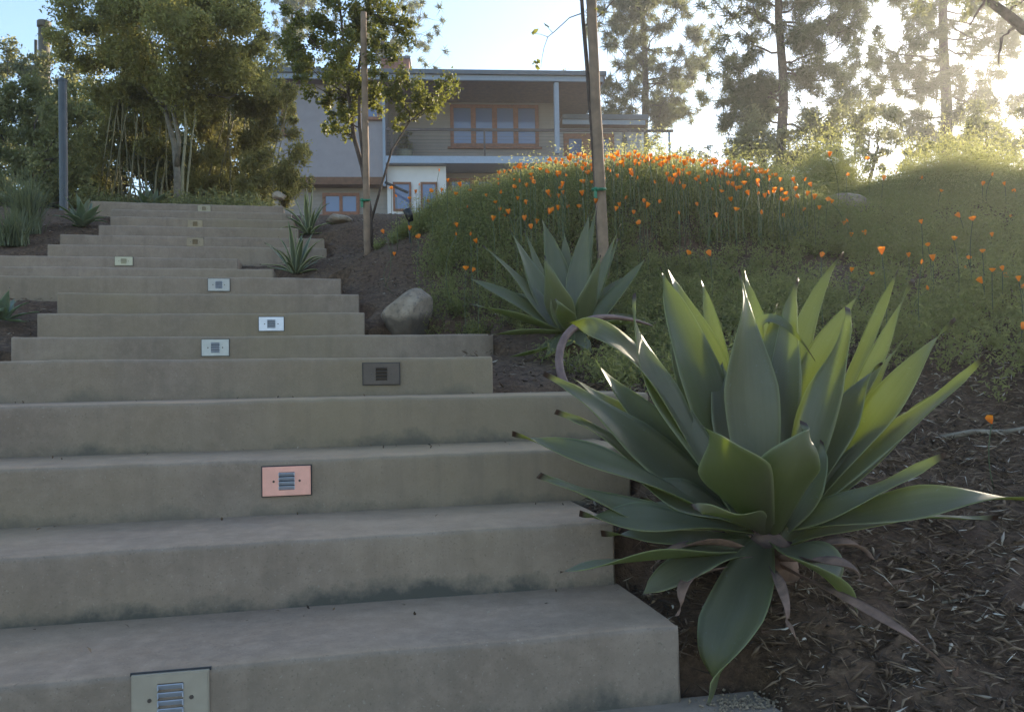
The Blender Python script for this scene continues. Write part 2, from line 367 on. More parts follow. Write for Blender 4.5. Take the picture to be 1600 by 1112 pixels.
# ------------------------------------------------------------------ terrain (one sheet, thin-plate spline through known ground points)
def stair_z(D): return np.interp(D, [0, SD[0] - .01] + [SD[k] for k in range(17)] + [12, 31, 80], [0, 0] + [SZ[k] - .02 for k in range(17)] + [2.75, 6.0, 7.0])
ctrl = []
for px, py, d in [(1150, 1108, 1.66), (1300, 1108, 1.63), (1600, 1110, 1.6), (1900, 1110, 1.65), (1300, 1000, 1.85), (1600, 950, 2.0), (1210, 885, 2.05), (1110, 900, 2.0),
    (1400, 860, 2.25), (1600, 800, 2.45), (1900, 800, 2.5), (1400, 700, 2.9), (1600, 680, 3.0), (1900, 650, 3.1), (1060, 690, 2.6), (1100, 610, 3.4), (1300, 590, 3.5),
    (1500, 565, 3.6), (1800, 545, 3.7), (840, 605, 3.3), (930, 610, 3.3), (850, 572, 3.9), (905, 550, 4.35), (800, 530, 4.7), (1100, 490, 4.6), (1300, 480, 4.6),
    (1500, 450, 4.6), (1800, 430, 4.7), (640, 520, 4.75), (700, 505, 5.0), (585, 465, 5.5), (565, 425, 6.2), (530, 405, 6.7), (700, 425, 5.8), (945, 445, 5.3),
    (1100, 400, 5.6), (1300, 390, 5.6), (1500, 370, 5.6), (1800, 350, 5.7), (600, 385, 6.9), (700, 350, 7.0), (900, 320, 6.3), (1100, 322, 6.3), (900, 308, 7.0), (1100, 310, 7.0), (1300, 332, 6.9),
    (1500, 315, 6.9), (1800, 300, 7.0), (2300, 290, 7.0), (530, 352, 8.0), (475, 366, 7.6), (530, 338, 9.5), (700, 335, 9), (900, 304, 8.2), (1100, 306, 8.2), (900, 320, 9.6), (1100, 322, 9.6), (1300, 335, 9), (1500, 325, 9),
    (1900, 320, 9), (35, 525, 4.5), (30, 500, 4.9), (-200, 515, 4.6), (-300, 560, 4.0), (400, 345, 14), (900, 345, 14), (1500, 345, 14), (0, 345, 14), (2200, 345, 14),
    (-200, 355, 20), (800, 352, 20), (1800, 352, 20), (-200, 362, 31), (800, 362, 31), (1700, 362, 31), (-200, 400, 60), (800, 400, 60), (1800, 400, 60)]:
    ctrl.append(at(px, py, d))
for i in range(0, 17):
    D = (SD[i] + SD[i + 1]) / 2
    zz = SZ[i] - .03
    for tt in (TL[i] - .25, TL[i] - 1.6): ctrl.append(sp(tt, D, zz))
    if i in (8, 9, 10, 11, 12, 13, 14, 15, 16): ctrl.append(sp(TR[i] + .15, D, zz - .02))
    ctrl.append(sp((TL[i] + TR[i]) / 2, D, zz - .06))
for x in (-5, -2, 0, 2, 5):
    for y in (-4, -1, 1.0): ctrl.append(np.array([x, y, -.05]))
ctrl = np.array(ctrl)
def _phi(r2): return np.where(r2 > 1e-12, .5 * r2 * np.log(np.maximum(r2, 1e-12)), 0)
cx = ctrl[:, :2]; nC = len(cx)
K = _phi(((cx[:, None] - cx[None]) ** 2).sum(-1)) + np.eye(nC) * .02
P_ = np.c_[np.ones(nC), cx]; A_ = np.zeros((nC + 3, nC + 3)); A_[:nC, :nC] = K; A_[:nC, nC:] = P_; A_[nC:, :nC] = P_.T
SOL = np.linalg.solve(A_, np.r_[ctrl[:, 2], 0, 0, 0])
def smoothstep(a, b, x): t_ = np.clip((x - a) / (b - a), 0, 1); return t_ * t_ * (3 - 2 * t_)
def ground(xy):
    xy = np.atleast_2d(np.asarray(xy, float)); q = np.c_[np.clip(xy[:, 0], -10, 14), np.clip(xy[:, 1], -4, 58)]
    out = np.empty(len(q))
    for s in range(0, len(q), 20000):
        c = q[s:s + 20000]; out[s:s + 20000] = _phi(((c[:, None] - cx[None]) ** 2).sum(-1)) @ SOL[:nC] + np.c_[np.ones(len(c)), c] @ SOL[nC:]
    return out
def ground_stair(xy, extra=0):
    """never above the treads and the pavement"""
    xy = np.atleast_2d(np.asarray(xy, float)); z = ground(xy) + extra
    tt = xy @ ST[:2]; D = xy @ SN[:2]
    for i in range(17):
        foot = (D > SD[i] - .055) & (D < SD[i + 1] + .06) & (tt > TL[i] - .055) & (tt < TR[i] + .055)
        z = np.where(foot, np.minimum(z, SZ[i] - .02), z)
        if i:   # soil lies at the foot of a riser that sticks out past the tread below
            lim = SZ[i - 1] - .02 + np.maximum(0, SD[i] - .12 - D) * .8
            front = (D > SD[i] - .6) & (D < SD[i] + .03) & (tt > TL[i] - .02) & (tt < TR[i] + .03)
            z = np.where(front, np.minimum(z, lim), z)
    z = np.where((D < SD[0] + .06) & (tt < p_r + .02), np.minimum(z, -.03), z)
    return z
xs = np.concatenate([-np.geomspace(4.6, 300, 22)[::-1], np.arange(-4.5, 6.01, .05), np.geomspace(6.2, 300, 24)])
ys = np.concatenate([[-60, -30, -12, -6, -3, -1, 0], np.arange(.5, 10.6, .05), np.geomspace(10.8, 500, 42)])
X, Y = np.meshgrid(xs, ys); G = np.c_[X.ravel(), Y.ravel()]; near = np.exp(-((np.maximum(0, G[:, 1] - 8)) / 4) ** 2)
Z = ground_stair(G, near * (rng.normal(0, .009, len(G)) + .012 * np.sin(G[:, 0] * 5.3 + 1.3 * np.sin(G[:, 1] * 4)) * np.sin(G[:, 1] * 6.1)))
nx, ny = len(xs), len(ys); I = np.arange(nx * ny).reshape(ny, nx)
Q = np.stack([I[:-1, :-1], I[:-1, 1:], I[1:, 1:], I[1:, :-1]], -1).reshape(-1, 4)
tag(arr_mesh('ground', np.c_[G, Z], Q, M['soil'], smooth=True), kind='structure')
def gz(x, y): return float(ground_stair([[x, y]])[0])
def on_ground(px, d): p = at(px, 500, d); return np.array([p[0], p[1], gz(p[0], p[1])])

# ------------------------------------------------------------------ step lights
LIGHTS = [(0, 267, 1090, 110, 75, 'beige', (.34, .29, .225), 'beige step light with pale louvers low in the bottom riser'),
    (2, 448, 751, 70, 42, 'copper', (.80, .42, .34), 'salmon pink step light on the third riser from the bottom'),
    (4, 596, 584, 54, 31, 'bronze', (.115, .09, .075), 'dark bronze step light nearly hidden in the riser below the deep landing'),
    (5, 336.5, 543, 39, 24, 'steel', (.50, .49, .46), 'silver grey step light just below and left of the white one'),
    (6, 424, 506, 36, 20, 'white', (.78, .78, .82), 'bright white step light with dark grille'),
    (8, 342, 445, 31, 18, 'grey', (.46, .44, .41), 'grey step light with two framed sides in the ninth riser'),
    (10, 193.5, 408, 25, 12.5, 'cream', (.50, .46, .33), 'cream step light furthest to the left of all the step lights'),
    (12, 305, 378, 24, 12.5, 'tan', (.30, .23, .15), 'tan step light lowest of the three near the top of the stairs'),
    (14, 305, 350, 21, 11, 'ochre', (.31, .24, .15), 'tan step light middle of the three near the top of the stairs'),
    (16, 319, 326, 18.5, 9.5, 'sand', (.34, .29, .20), 'tan step light in the topmost riser under the trees')]
Rst = np.array([ST, SN, [0, 0, 1]]).T
for (i, px, py, wp, hp, cn, c, lab) in LIGHTS:
    D = SD[i] - .004; c0 = on_riser(px, py, D); k = (c0 - CAM) @ FW / F
    hw, hh = wp * k / 2, hp * k / 2
    root = empty('step_light', c0, YAW); tag(root, lab, 'step light', 'louvered lights set in the stair risers')
    pm = plate('plate_' + cn, c, .55, .35 if cn in ('copper', 'steel', 'bronze') else .05)
    mb = MB(); e = .0025  # bevelled plate with a louver opening: four bars round it
    gw, gh = hw * .34, hh * .66
    for (x0, x1, z0, z1) in ((-hw, -gw, -hh, hh), (gw, hw, -hh, hh), (-gw, gw, gh, hh), (-gw, gw, -hh, -gh)):
        mb.box(((x0 + x1) / 2, 0, (z0 + z1) / 2), ((x1 - x0) / 2, .0035, (z1 - z0) / 2))
    for (x0, x1, z0, z1) in ((-hw - e, hw + e, hh, hh + e), (-hw - e, hw + e, -hh - e, -hh), (-hw - e, -hw, -hh, hh), (hw, hw + e, -hh, hh)):
        mb.box(((x0 + x1) / 2, .0015, (z0 + z1) / 2), ((x1 - x0) / 2, .0035, (z1 - z0) / 2))
    fp = mb.build('face_plate', pm, root)
    mb = MB(); mb.box((0, .0052, 0), (hw + .0055, .0016, hh + .0055)); mb.build('shadow_gap', M['dark_slot'], root)  # dark rim behind the plate stands in for a shadow gap
    mb = MB(); mb.box((0, .0032, 0), (gw, .0012, gh)); mb.build('louver_recess', M['dark_slot'], root)
    mb = MB(); ns = 4; pit = 2 * gh / ns
    for q in range(ns):
        zc = -gh + pit * (q + .5); a = math.radians(38); Rm = np.array([[1, 0, 0], [0, math.cos(a), -math.sin(a)], [0, math.sin(a), math.cos(a)]])
        mb.box((0, -.0025, zc), (gw * .96, .0009, pit * .46), Rm)
        for sx in (-1, 1): mb.box((sx * gw * .98, -.002, zc), (gw * .05, .0045, pit * .33))
    mb.build('louver', M['slat'] if cn not in ('bronze', 'tan', 'ochre', 'sand', 'cream') else pm, root)
    for sx in (-1, 1):
        mb = MB(); mb.tube([(sx * hw * .56, -.0025, 0), (sx * hw * .56, -.0052, 0)], [hh * .095, hh * .08], 10); mb.build('screw', M['screw'], root, smooth=False)

# ------------------------------------------------------------------ agaves
def leaf_mb(B, Mid, T, wmax, axis, peak=.42, base=.5, thick=.008, cup=.28, twist=0., n=20, nx=6, wav=.0, sharp=1.0, face=0.):
    B, Mid, T = (np.array(a, float) for a in (B, Mid, T)); C = 2 * Mid - (B + T) / 2
    axis = np.array(axis, float); mb = MB(); rows = []
    ph = random.uniform(0, 6)
    for j in range(n + 1):
        t_ = j / n; t_ = 1 - (1 - t_) ** 1.15
        P = (1 - t_) ** 2 * B + 2 * t_ * (1 - t_) * C + t_ ** 2 * T
        Tn = unit(2 * (1 - t_) * (C - B) + 2 * t_ * (T - C))
        inw = axis + np.array([0, 0, .35]) - P; inw = unit(inw) + face * unit(CAM - P); Nn = inw - Tn * (inw @ Tn); Nn = unit(Nn); S = np.cross(Tn, Nn)
        if twist:
            a = twist * t_; S, Nn = S * math.cos(a) + Nn * math.sin(a), Nn * math.cos(a) - S * math.sin(a)
        if t_ < peak: f = base + (1 - base) * math.sin(math.pi / 2 * t_ / peak)
        else:
            s = (t_ - peak) / (1 - peak); f = (1 - s ** 1.22) ** 1.2 * (1 - .72 * max(0., (s - .7) / .3) ** .8)
        f = max(f, .012) if j < n else .003; wv = wmax * f
        off = wav * math.sin(t_ * 9 + ph); P = P + S * wav * 1.3 * math.sin(t_ * 6 + ph * 2) * t_ + Nn * wav * 2.2 * math.sin(t_ * 4.2 + ph) * t_ * t_
        rows.append((P, S, Nn, wv, t_, off))
    m_ = nx + 1
    for side in (0, 1):
        for (P, S, Nn, wv, t_, off) in rows:
            cp = cup * (1 - .5 * t_)
            for k in range(m_):
                x = -1 + 2 * k / nx
                h = cp * wv * (abs(x) ** 1.6) + off * x
                if side: h -= (thick * (1 - x * x) * (1 - .75 * t_) + .0012) * min(1, wv / wmax * 4)
                mb.v.append(tuple(P + S * wv * x + Nn * h))
    R2 = (n + 1) * m_
    for j in range(n):
        for k in range(nx):
            a = j * m_ + k; mb.f.append((a, a + 1, a + m_ + 1, a + m_)); b_ = R2 + a; mb.f.append((b_, b_ + m_, b_ + m_ + 1, b_ + 1))
        for k, fl in ((0, 0), (nx, 1)):
            a = j * m_ + k; q = (a, a + m_, R2 + a + m_, R2 + a); mb.f.append(q if not fl else q[::-1])
    mb.f.append(tuple(n * m_ + k for k in range(m_)) + tuple(R2 + n * m_ + k for k in range(m_))[::-1])
    mb.a['along'] = [r[4] for _ in (0, 1) for r in rows for k in range(m_)]
    mb.a['across'] = [-1 + 2 * k / nx for _ in (0, 1) for r in rows for k in range(m_)]
    mb.a['rnd'] = [random.uniform(0, 20)] * len(mb.v)
    return mb
def local(mb, o): o = np.array(o); mb.v = [tuple(np.array(v) - o) for v in mb.v]; return mb

AG_D = 2.05
c0 = at(1200, 835, AG_D); gb = np.array([c0[0], c0[1], gz(c0[0], c0[1])])
ag = empty('agave', gb); tag(ag, 'largest grey green agave, beside the bottom steps, dry leaves at its base', 'agave', 'agaves along the stairs')
# tip px,py,dz | mid px,py,dz | half width px | twist
AG = [((1032, 413), .12, (1093, 585), .06, 50, .0), ((1038, 411), .30, (1108, 560), .22, 30, .3), ((985, 462), -.03, (1040, 620), -.06, 34, .0),
    ((888, 511), -.10, (992, 560), -.06, 33, -.35), ((849, 585), .10, (990, 690), .03, 44, -.1), ((884, 597), .24, (985, 655), .16, 24, -.3),
    ((801, 675), -.12, (945, 722), -.10, 26, -.5), ((842, 741), -.22, (962, 793), -.18, 25, -.4), ((876, 876), -.42, (1000, 872), -.32, 27, -.9),
    ((1090, 1098), -.46, (1142, 975), -.38, 50, .25), ((1350, 962), -.36, (1285, 885), -.30, 46, .1), ((1111, 661), -.36, (1142, 742), -.34, 54, .0),
    ((1265, 656), -.34, (1238, 735), -.33, 46, .1), ((1086, 803), -.50, (1136, 800), -.38, 36, .2), ((1142, 426), .04, (1175, 610), -.04, 44, .0),
    ((1166, 423), .34, (1190, 560), .26, 30, .1), ((1093, 426), .42, (1122, 570), .30, 22, .5), ((1323, 401), .36, (1237, 560), .22, 29, .4),
    ((1271, 571), -.05, (1180, 520), .16, 15, .4), ((1349, 451), .20, (1262, 600), .14, 27, .3), ((1324, 479), -.06, (1292, 610), -.06, 36, .1),
    ((1406, 426), .30, (1335, 590), .20, 19, .6), ((1430, 436), .10, (1355, 590), .10, 15, .7), ((1412, 514), .18, (1345, 640), .12, 20, .4),
    ((1495, 493), .02, (1380, 640), -.02, 31, .2), ((1545, 562), -.08, (1400, 668), -.06, 26, .3), ((1484, 719), -.20, (1345, 772), -.18, 26, .5),
    ((1640, 768), -.30, (1440, 790), -.24, 32, .6), ((1560, 800), -.05, (1380, 805), -.08, 26, .4),
    ((1060, 545), .46, (1130, 660), .30, 30, .2), ((1290, 520), .50, (1240, 640), .34, 30, .1), ((960, 690), .30, (1070, 740), .22, 30, -.2), ((1420, 640), .34, (1310, 720), .22, 26, .2),
    ((1062, 470), .2, (1080, 600), .12, 30, .1), ((1255, 440), .1, (1225, 590), .05, 30, .1), ((1375, 560), .0, (1320, 660), -.02, 28, .2), ((920, 560), .2, (1010, 650), .14, 26, -.2), ((1470, 620), .15, (1370, 705), .1, 26, .3), ((1130, 560), .1, (1140, 660), .05, 34, 0), ((870, 640), .05, (985, 715), .02, 26, -.2),
    ((905, 800), -.25, (1020, 812), -.2, 30, -.3), ((930, 640), .12, (1040, 720), .08, 36, -.1), ((1000, 930), -.3, (1080, 880), -.22, 34, -.5), ((1215, 470), .15, (1212, 610), .08, 34, .0), ((1290, 690), -.1, (1262, 755), -.1, 34, .1), ((960, 740), -.02, (1060, 775), -.05, 34, -.1),
    ((940, 830), -.05, (1060, 835), -.08, 28, -.3), ((1400, 800), .2, (1300, 800), .12, 28, .2), ((1000, 780), .12, (1090, 800), .08, 30, -.1)]
axis1 = c0 + np.array([0, 0, .25])
for (tp, dz, mp, mz, hw, tw) in AG:
    T = at(tp[0], tp[1], AG_D + dz * .8); Md = at(mp[0], mp[1], AG_D + mz * .8)
    rad = Md - c0; rad[2] = 0; rl = np.linalg.norm(rad) + 1e-6
    low = (Md[2] - c0[2]) < .06
    B = c0 + rad / rl * min(.055, rl) + np.array([0, 0, -.02 if low else .02])
    mb = leaf_mb(B, Md, T, hw * AG_D / F * .92, axis1, twist=tw * .3, wav=.009, thick=.010, n=26, nx=8, peak=.50, base=.36, face=(.9 if not low else .75) if Md[1] > c0[1] - .21 else .0, cup=random.uniform(.22, .42))
    local(mb, gb).build('leaf', M['agave'], ag, smooth=True)
mb = MB()   # short trunk holding the rosette
mb.tube([gb - gb + (0, 0, -.03), (0, 0, .06), c0 - gb + (0, 0, -.03), c0 - gb + (0, 0, .0)], [.075, .06, .06, .03], 14); mb.build('trunk', M['dead'], ag, smooth=True)
DRY = [((1372, 872), -.2, (1310, 850), -.15, 14), ((1486, 1046), -.62, (1410, 985), -.5, 5), ((1240, 1000), -.45, (1222, 930), -.38, 6), ((1060, 960), -.3, (1092, 900), -.2, 16),
       ((1010, 880), -.1, (1090, 850), -.1, 20), ((1348, 905), -.4, (1300, 880), -.3, 10), ((1120, 930), -.1, (1150, 880), -.1, 18)]
for (tp, dz, mp, mz, hw) in DRY:
    T = at(tp[0], tp[1], AG_D + dz); T[2] = max(T[2], gz(T[0], T[1]) + .006); Md = at(mp[0], mp[1], AG_D + mz); Md[2] = max(Md[2], gz(Md[0], Md[1]) + .02)
    mb = leaf_mb(c0 + (0, 0, -.06), Md, T, hw * AG_D / F, c0 + np.array([0, 0, .4]), thick=.004, cup=.5, n=14, nx=4, wav=.006)
    local(mb, gb).build('dry_leaf', M['dead'], ag, smooth=True)

# second agave behind
A2 = 4.35; c2 = at(892, 520, A2); gb2 = np.array([c2[0], c2[1], gz(c2[0], c2[1])])
ag2 = empty('agave', gb2); tag(ag2, 'mid sized agave with glowing leaf tips, in front of the leaning stake', 'agave', 'agaves along the stairs')
AG2 = [((794, 360), .1, (838, 440), .05, 15, 0), ((846, 337), .25, (868, 420), .18, 16, 0), ((818, 361), .2, (848, 440), .14, 9, .3), ((752, 384), 0, (825, 455), 0, 13, -.3),
    ((726, 431), -.1, (805, 470), -.06, 15, -.2), ((733, 473), -.2, (812, 498), -.12, 13, -.3), ((763, 524), -.2, (830, 520), -.14, 12, -.5), ((921, 331), .2, (906, 420), .14, 14, .2),
    ((934, 322), .35, (914, 420), .25, 9, .6), ((969, 348), .1, (940, 430), .08, 8, .7), ((965, 372), .2, (938, 440), .14, 9, .5), ((1013, 400), 0, (962, 462), 0, 15, .3),
    ((849, 400), -.2, (868, 462), -.16, 18, 0), ((936, 398), -.15, (924, 460), -.14, 15, .1), ((868, 468), -.3, (882, 490), -.28, 11, .2), ((1026, 503), -.15, (960, 505), -.12, 11, .5),
    ((1050, 515), .1, (970, 500), .08, 11, .3), ((780, 455), .2, (840, 480), .12, 15, 0), ((905, 375), .4, (900, 440), .3, 13, 0), ((975, 430), .3, (940, 470), .2, 13, 0),
    ((790, 560), -.3, (850, 545), -.2, 12, -.3), ((845, 575), -.4, (872, 545), -.3, 13, 0), ((930, 560), -.3, (910, 540), -.25, 12, .2), ((880, 360), .3, (885, 430), .2, 12, 0), ((860, 420), -.1, (872, 470), -.1, 15, .0)]
for (tp, dz, mp, mz, hw, tw) in AG2:
    T = at(tp[0], tp[1], A2 + dz); Md = at(mp[0], mp[1], A2 + mz)
    rad = Md - c2; rad[2] = 0; rl = np.linalg.norm(rad) + 1e-6; B = c2 + rad / rl * min(.06, rl)
    T[2] = max(T[2], gz(T[0], T[1]) + .02); Md[2] = max(Md[2], gz(Md[0], Md[1]) + .03)
    local(leaf_mb(B, Md, T, hw * A2 / F * 1.36, c2 + np.array([0, 0, .25]), twist=tw * .3, wav=.004, n=16, base=.5, face=.8 if Md[1] > c2[1] - .12 else 0), gb2).build('leaf', M['agave'], ag2, smooth=True)
mb = MB(); mb.tube([(0, 0, -.04), c2 - gb2 + (0, 0, .05)], [.09, .06], 12); mb.build('trunk', M['dead'], ag2, smooth=True)

def rosette(name, base, R, H, n, hw, mat, label, lo=8, hi=82, curl=.15, seed=1):
    rs = np.random.default_rng(seed); random.seed(seed); root = empty(name, base); tag(root, label, 'agave', 'agaves along the stairs')
    for k in range(n):
        fr = k / (n - 1); el = math.radians(lo + (hi - lo) * fr ** .9 + rs.normal(0, 4)); az = k * 2.39996 + rs.normal(0, .15)
        L = (R * math.cos(el) ** 2 + H * math.sin(el) ** 2) ** 1.0 * rs.uniform(.85, 1.12)
        dr = np.array([math.cos(az), math.sin(az), 0]); tip = dr * L * math.cos(el) + np.array([0, 0, L * math.sin(el) - curl * L * rs.uniform(-.4, 1)])
        mid = dr * L * .5 * math.cos(el) * 1.0 + np.array([0, 0, L * .5 * math.sin(el) + .07 * L]); B = dr * .03 + np.array([0, 0, .02])
        tip[2] = max(tip[2], .01)
        leaf_mb(B, mid, tip, hw * rs.uniform(.8, 1.15), (0, 0, H * .4), n=12, nx=4, twist=rs.normal(0, .25), wav=.003, thick=.006).build('leaf', mat, root, smooth=True)
    return root
def gpt(px, py, d):
    p = at(px, py, d); p[2] = gz(p[0], p[1]) ; return p
rosette('agave', gpt(128, 365, 7.7), .33, .34, 18, .045, M['agave_blue'], 'pale green agave at the left end of the upper steps', seed=3)
rosette('agave', gpt(235, 318, 9.9), .42, .36, 16, .05, M['agave_blue'], 'blue grey agave behind the top step under the tall tree', seed=4)
rosette('agave', gpt(482, 360, 8.1), .32, .46, 22, .022, M['agave_var'], 'narrow leaved agave right of the upper steps, near the lower house window', lo=0, hi=84, curl=.2, seed=5)
rosette('agave', gpt(462, 425, 6.55), .32, .44, 22, .020, M['agave_var'], 'narrow leaved agave on the bare step ends, lower of the two by the upper steps', lo=5, hi=84, seed=6)
rosette('agave', gpt(2, 512, 4.62), .2, .2, 14, .034, M['agave_blue'], 'low agave cut off by the left edge of the photo', lo=5, hi=70, seed=8)

# arched stem by the second agave
pts = [(905, 640, 3.3), (888, 612, 3.35), (875, 585, 3.4), (872, 556, 3.45), (880, 528, 3.5), (898, 509, 3.55), (922, 498, 3.6), (948, 494, 3.65), (975, 497, 3.7), (1000, 502, 3.75), (1022, 510, 3.8)]
W = [at(*p) for p in pts]; W[0][2] = gz(W[0][0], W[0][1]) - .03
o0 = W[0].copy(); mb = MB(); rr = [.018, .019, .019, .0185, .018, .0175, .016, .013, .010, .007, .004]
mb.tube([q - o0 for q in W], rr, 12)
o = mb.build('dried_stalk', M['arch'], smooth=True, loc=o0); tag(o, 'pinkish brown stalk arching in a half ring between the two agaves', 'stalk')
o.modifiers.new('sub', 'SUBSURF').levels = 1; o.modifiers['sub'].render_levels = 2

# ------------------------------------------------------------------ boulders
def boulder(c, r, label, seed, soilz):
    rs = np.random.default_rng(seed); bm = bmesh.new(); bmesh.ops.create_icosphere(bm, subdivisions=4, radius=1)
    dirs = unit(rs.normal(0, 1, (9, 3))); cut = rs.uniform(.55, .86, 9)
    for v in bm.verts:
        p = np.array(v.co)
        for d_, k in zip(dirs, cut):
            s = p @ d_
            if s > k: p = p - d_ * (s - k) * .85
        p *= 1 + .035 * math.sin(p[0] * 5 + seed) * math.sin(p[1] * 6 + 1) + .02 * math.sin(p[2] * 13 + p[0] * 9)
        v.co = p * np.array(r)
    if r[0] < 0: bmesh.ops.reverse_faces(bm, faces=bm.faces)
    me = bpy.data.meshes.new('boulder'); bm.to_mesh(me); bm.free(); me.materials.append(M['rock'])
    a = me.attributes.new('soil', 'FLOAT', 'POINT'); a.data.foreach_set('value', [max(0., min(1., (soilz - v.co.z) / r[2] + .5)) for v in me.vertices])
    me.polygons.foreach_set('use_smooth', [True] * len(me.polygons))
    o = bpy.data.objects.new('boulder', me); col.objects.link(o); o.location = c; tag(o, label, 'boulder'); return o
p = at(636, 492, 4.95); boulder((p[0], p[1], p[2] - .02), (-.185, .18, .19), 'rounded pale boulder with dirty foot beside the middle steps', 11, .0)
p = at(1318, 320, 6.9); boulder((p[0], p[1], p[2]), (.21, .18, .09), 'low dark boulder on the crest between two flowering mounds', 12, -.1)
p = at(437, 306, 8.9); boulder((p[0], p[1], p[2]), (.08, .08, .05), 'small grey boulder behind the narrow agave at the top of the stairs', 13, -.1)
p = at(528, 340, 8.3); boulder((p[0], p[1], p[2] - .02), (.14, .12, .06), 'low boulder below the lower left house window', 14, -.1)

# ------------------------------------------------------------------ stakes, posts
def stake(pb, pt, d, r, dt, label):
    b_ = at(pb[0], pb[1], d); b_[2] = gz(b_[0], b_[1]) - .05; t_ = at(pt[0], pt[1], d + dt); root = empty('tree_stake', b_); tag(root, label, 'stake')
    mb = MB(); rs = np.random.default_rng(int(pb[0])); m_ = 22
    mb.tube([(t_ - b_) * k / m_ + rs.normal(0, .0012, 3) for k in range(m_ + 1)], [r * (1.04 - .08 * k / m_) + rs.normal(0, .0006) for k in range(m_ + 1)], 14)
    mb.build('pole', M['stake'], root, smooth=True); return root, b_, t_
s1, sb1, st1 = stake((574, 412), (568, 20), 6.6, .026, 0, 'upright wooden tree stake with green tie, left of the poppies')
s2, sb2, st2 = stake((946, 442), (917, -120), 5.3, .034, .05, 'thick wooden tree stake leaning left, standing behind the mid sized agave')
def tie(root, b_, t_, f, r, label=None):
    c = (t_ - b_) * f; mb = MB(); d_ = unit(t_ - b_)
    ring = [c + np.array([math.cos(a) * r * 1.15 - r * .25, math.sin(a) * r * 1.5, .012 * math.sin(a)]) for a in np.linspace(0, 2 * math.pi, 17)]
    for k in range(16):
        mb.tube([ring[k], ring[k + 1]], .010, 6)
    mb.box(c + np.array([-r * 1.0, -r * 1.1, -.03]), (.010, .004, .035)); mb.build('tie', M['tie'], root)
tie(s1, sb1, st1, .245, .030); tie(s2, sb2, st2, .275, .036)
# grey post at left
b_ = gpt(100, 350, 8.6); t_ = at(98, 128, 8.6); root = empty('metal_post', b_); tag(root, 'slim blue grey metal post rising from the shrubs at left', 'post')
mb = MB(); mb.tube([(0, 0, -.05), t_ - b_], .042, 14); mb.build('shaft', M['pole'], root, smooth=False)
mb = MB(); mb.tube([t_ - b_, t_ - b_ + (0, 0, .02), t_ - b_ + (0, 0, .035)], [.047, .047, .025], 14); mb.build('cap', M['pole'], root)
# flue pipes
def flue(px, top, d, r, label, cap):
    t_ = at(px, top, d); b_ = np.array([t_[0], t_[1], gz(t_[0], t_[1])]); root = empty('flue_pipe', b_); tag(root, label, 'flue pipe')
    h = t_[2] - b_[2]; mb = MB(); mb.tube([(0, 0, -.1), (0, 0, h * .8), (0, 0, h - (.14 if cap else 0))], r, 18); mb.build('pipe', M['flue'], root, smooth=True)
    if cap:
        mb = MB(); mb.tube([(0, 0, h - .13), (0, 0, h - .11), (0, 0, h - .01), (0, 0, h)], [r * 1.05, r * 1.22, r * 1.22, r * 1.1], 18); mb.build('cap', M['flue'], root, smooth=False)
flue(69, 34, 16, .105, 'tall brown flue pipe with collar above the left trees', True)
flue(56, 63, 16.3, .03, 'thin vent pipe close beside the tall flue pipe', False)
# garden spotlight
b_ = gpt(641, 352, 6.6); hd = at(638, 336, 6.6); root = empty('garden_spotlight', b_); tag(root, 'small black garden spotlight among the shaded poppies', 'spotlight')
mb = MB(); mb.tube([(0, 0, -.02), hd - b_], .008, 8); mb.build('spike', M['black'], root)
mb = MB(); q = hd - b_; mb.tube([q + (.02, 0, -.05), q + (.005, 0, 0), q + (-.012, 0, .045)], [.022, .032, .034], 12); mb.build('lamp_head', M['black'], root, smooth=True)

# ------------------------------------------------------------------ leaf clouds
def leaf_cloud(name, C, size, mat, parent, asp=.45, droop=0.3, seed=0, up=.4, rnd=None, origin=None):
    """one bent four-cornered leaf per centre"""
    rs = np.random.default_rng(seed); n = len(C); d = unit(rs.normal(0, 1, (n, 3)) - np.array([0, 0, droop]))
    nn = unit(np.cross(d, rs.normal(0, 1, (n, 3))) + np.array([0, 0, up])); s = unit(np.cross(d, nn)); nn = np.cross(s, d)
    L = (size * rs.uniform(.6, 1.3, n))[:, None] if np.isscalar(size) else size[:, None]
    V = np.stack([C - d * L * .5, C - s * L * asp * .5 + nn * L * .08, C + d * L * .5 - nn * L * .06, C + s * L * asp * .5 + nn * L * .08], 1)
    if origin is not None: V = V - np.asarray(origin)
    Q = np.arange(4 * n).reshape(n, 4); a = rs.uniform(0, 1, n) if rnd is None else np.clip(rnd + rs.normal(0, .15, n), 0, 1)
    return arr_mesh(name, V.reshape(-1, 3), Q, mat, parent, {'rnd': np.repeat(a, 4)})
def blobs(cl, per, seed, flat=1.0, hollow=.25):
    per *= 2.6
    """cl: list of (centre, radius) -> leaf centres in clumps with gaps"""
    rs = np.random.default_rng(seed); out = []
    for c, r in cl:
        k = max(6, int(r * r * 9))
        sub = c + unit(rs.normal(0, 1, (k, 3))) * r * rs.uniform(hollow, 1, (k, 1)) ** .6 * np.array([1, 1, flat])
        m_ = max(4, int(per * r * r / k)); sr = r * rs.uniform(.2, .46, (k, 1, 1))
        out.append((sub[:, None] + rs.normal(0, .55, (k, m_, 3)) * sr).reshape(-1, 3))
    return np.concatenate(out)
def limb(mb, a, b_, r0_, r1_, wob=.06, n=7, seed=0):
    rs = np.random.default_rng(seed); a, b_ = np.array(a), np.array(b_); L = np.linalg.norm(b_ - a)
    pts = [a + (b_ - a) * k / n + (rs.normal(0, wob * L / n, 3) if 0 < k < n else 0) + np.array([0, 0, .06 * L * math.sin(math.pi * k / n)]) * 0 for k in range(n + 1)]
    mb.tube(pts, [r0_ + (r1_ - r0_) * k / n for k in range(n + 1)], 8); return pts

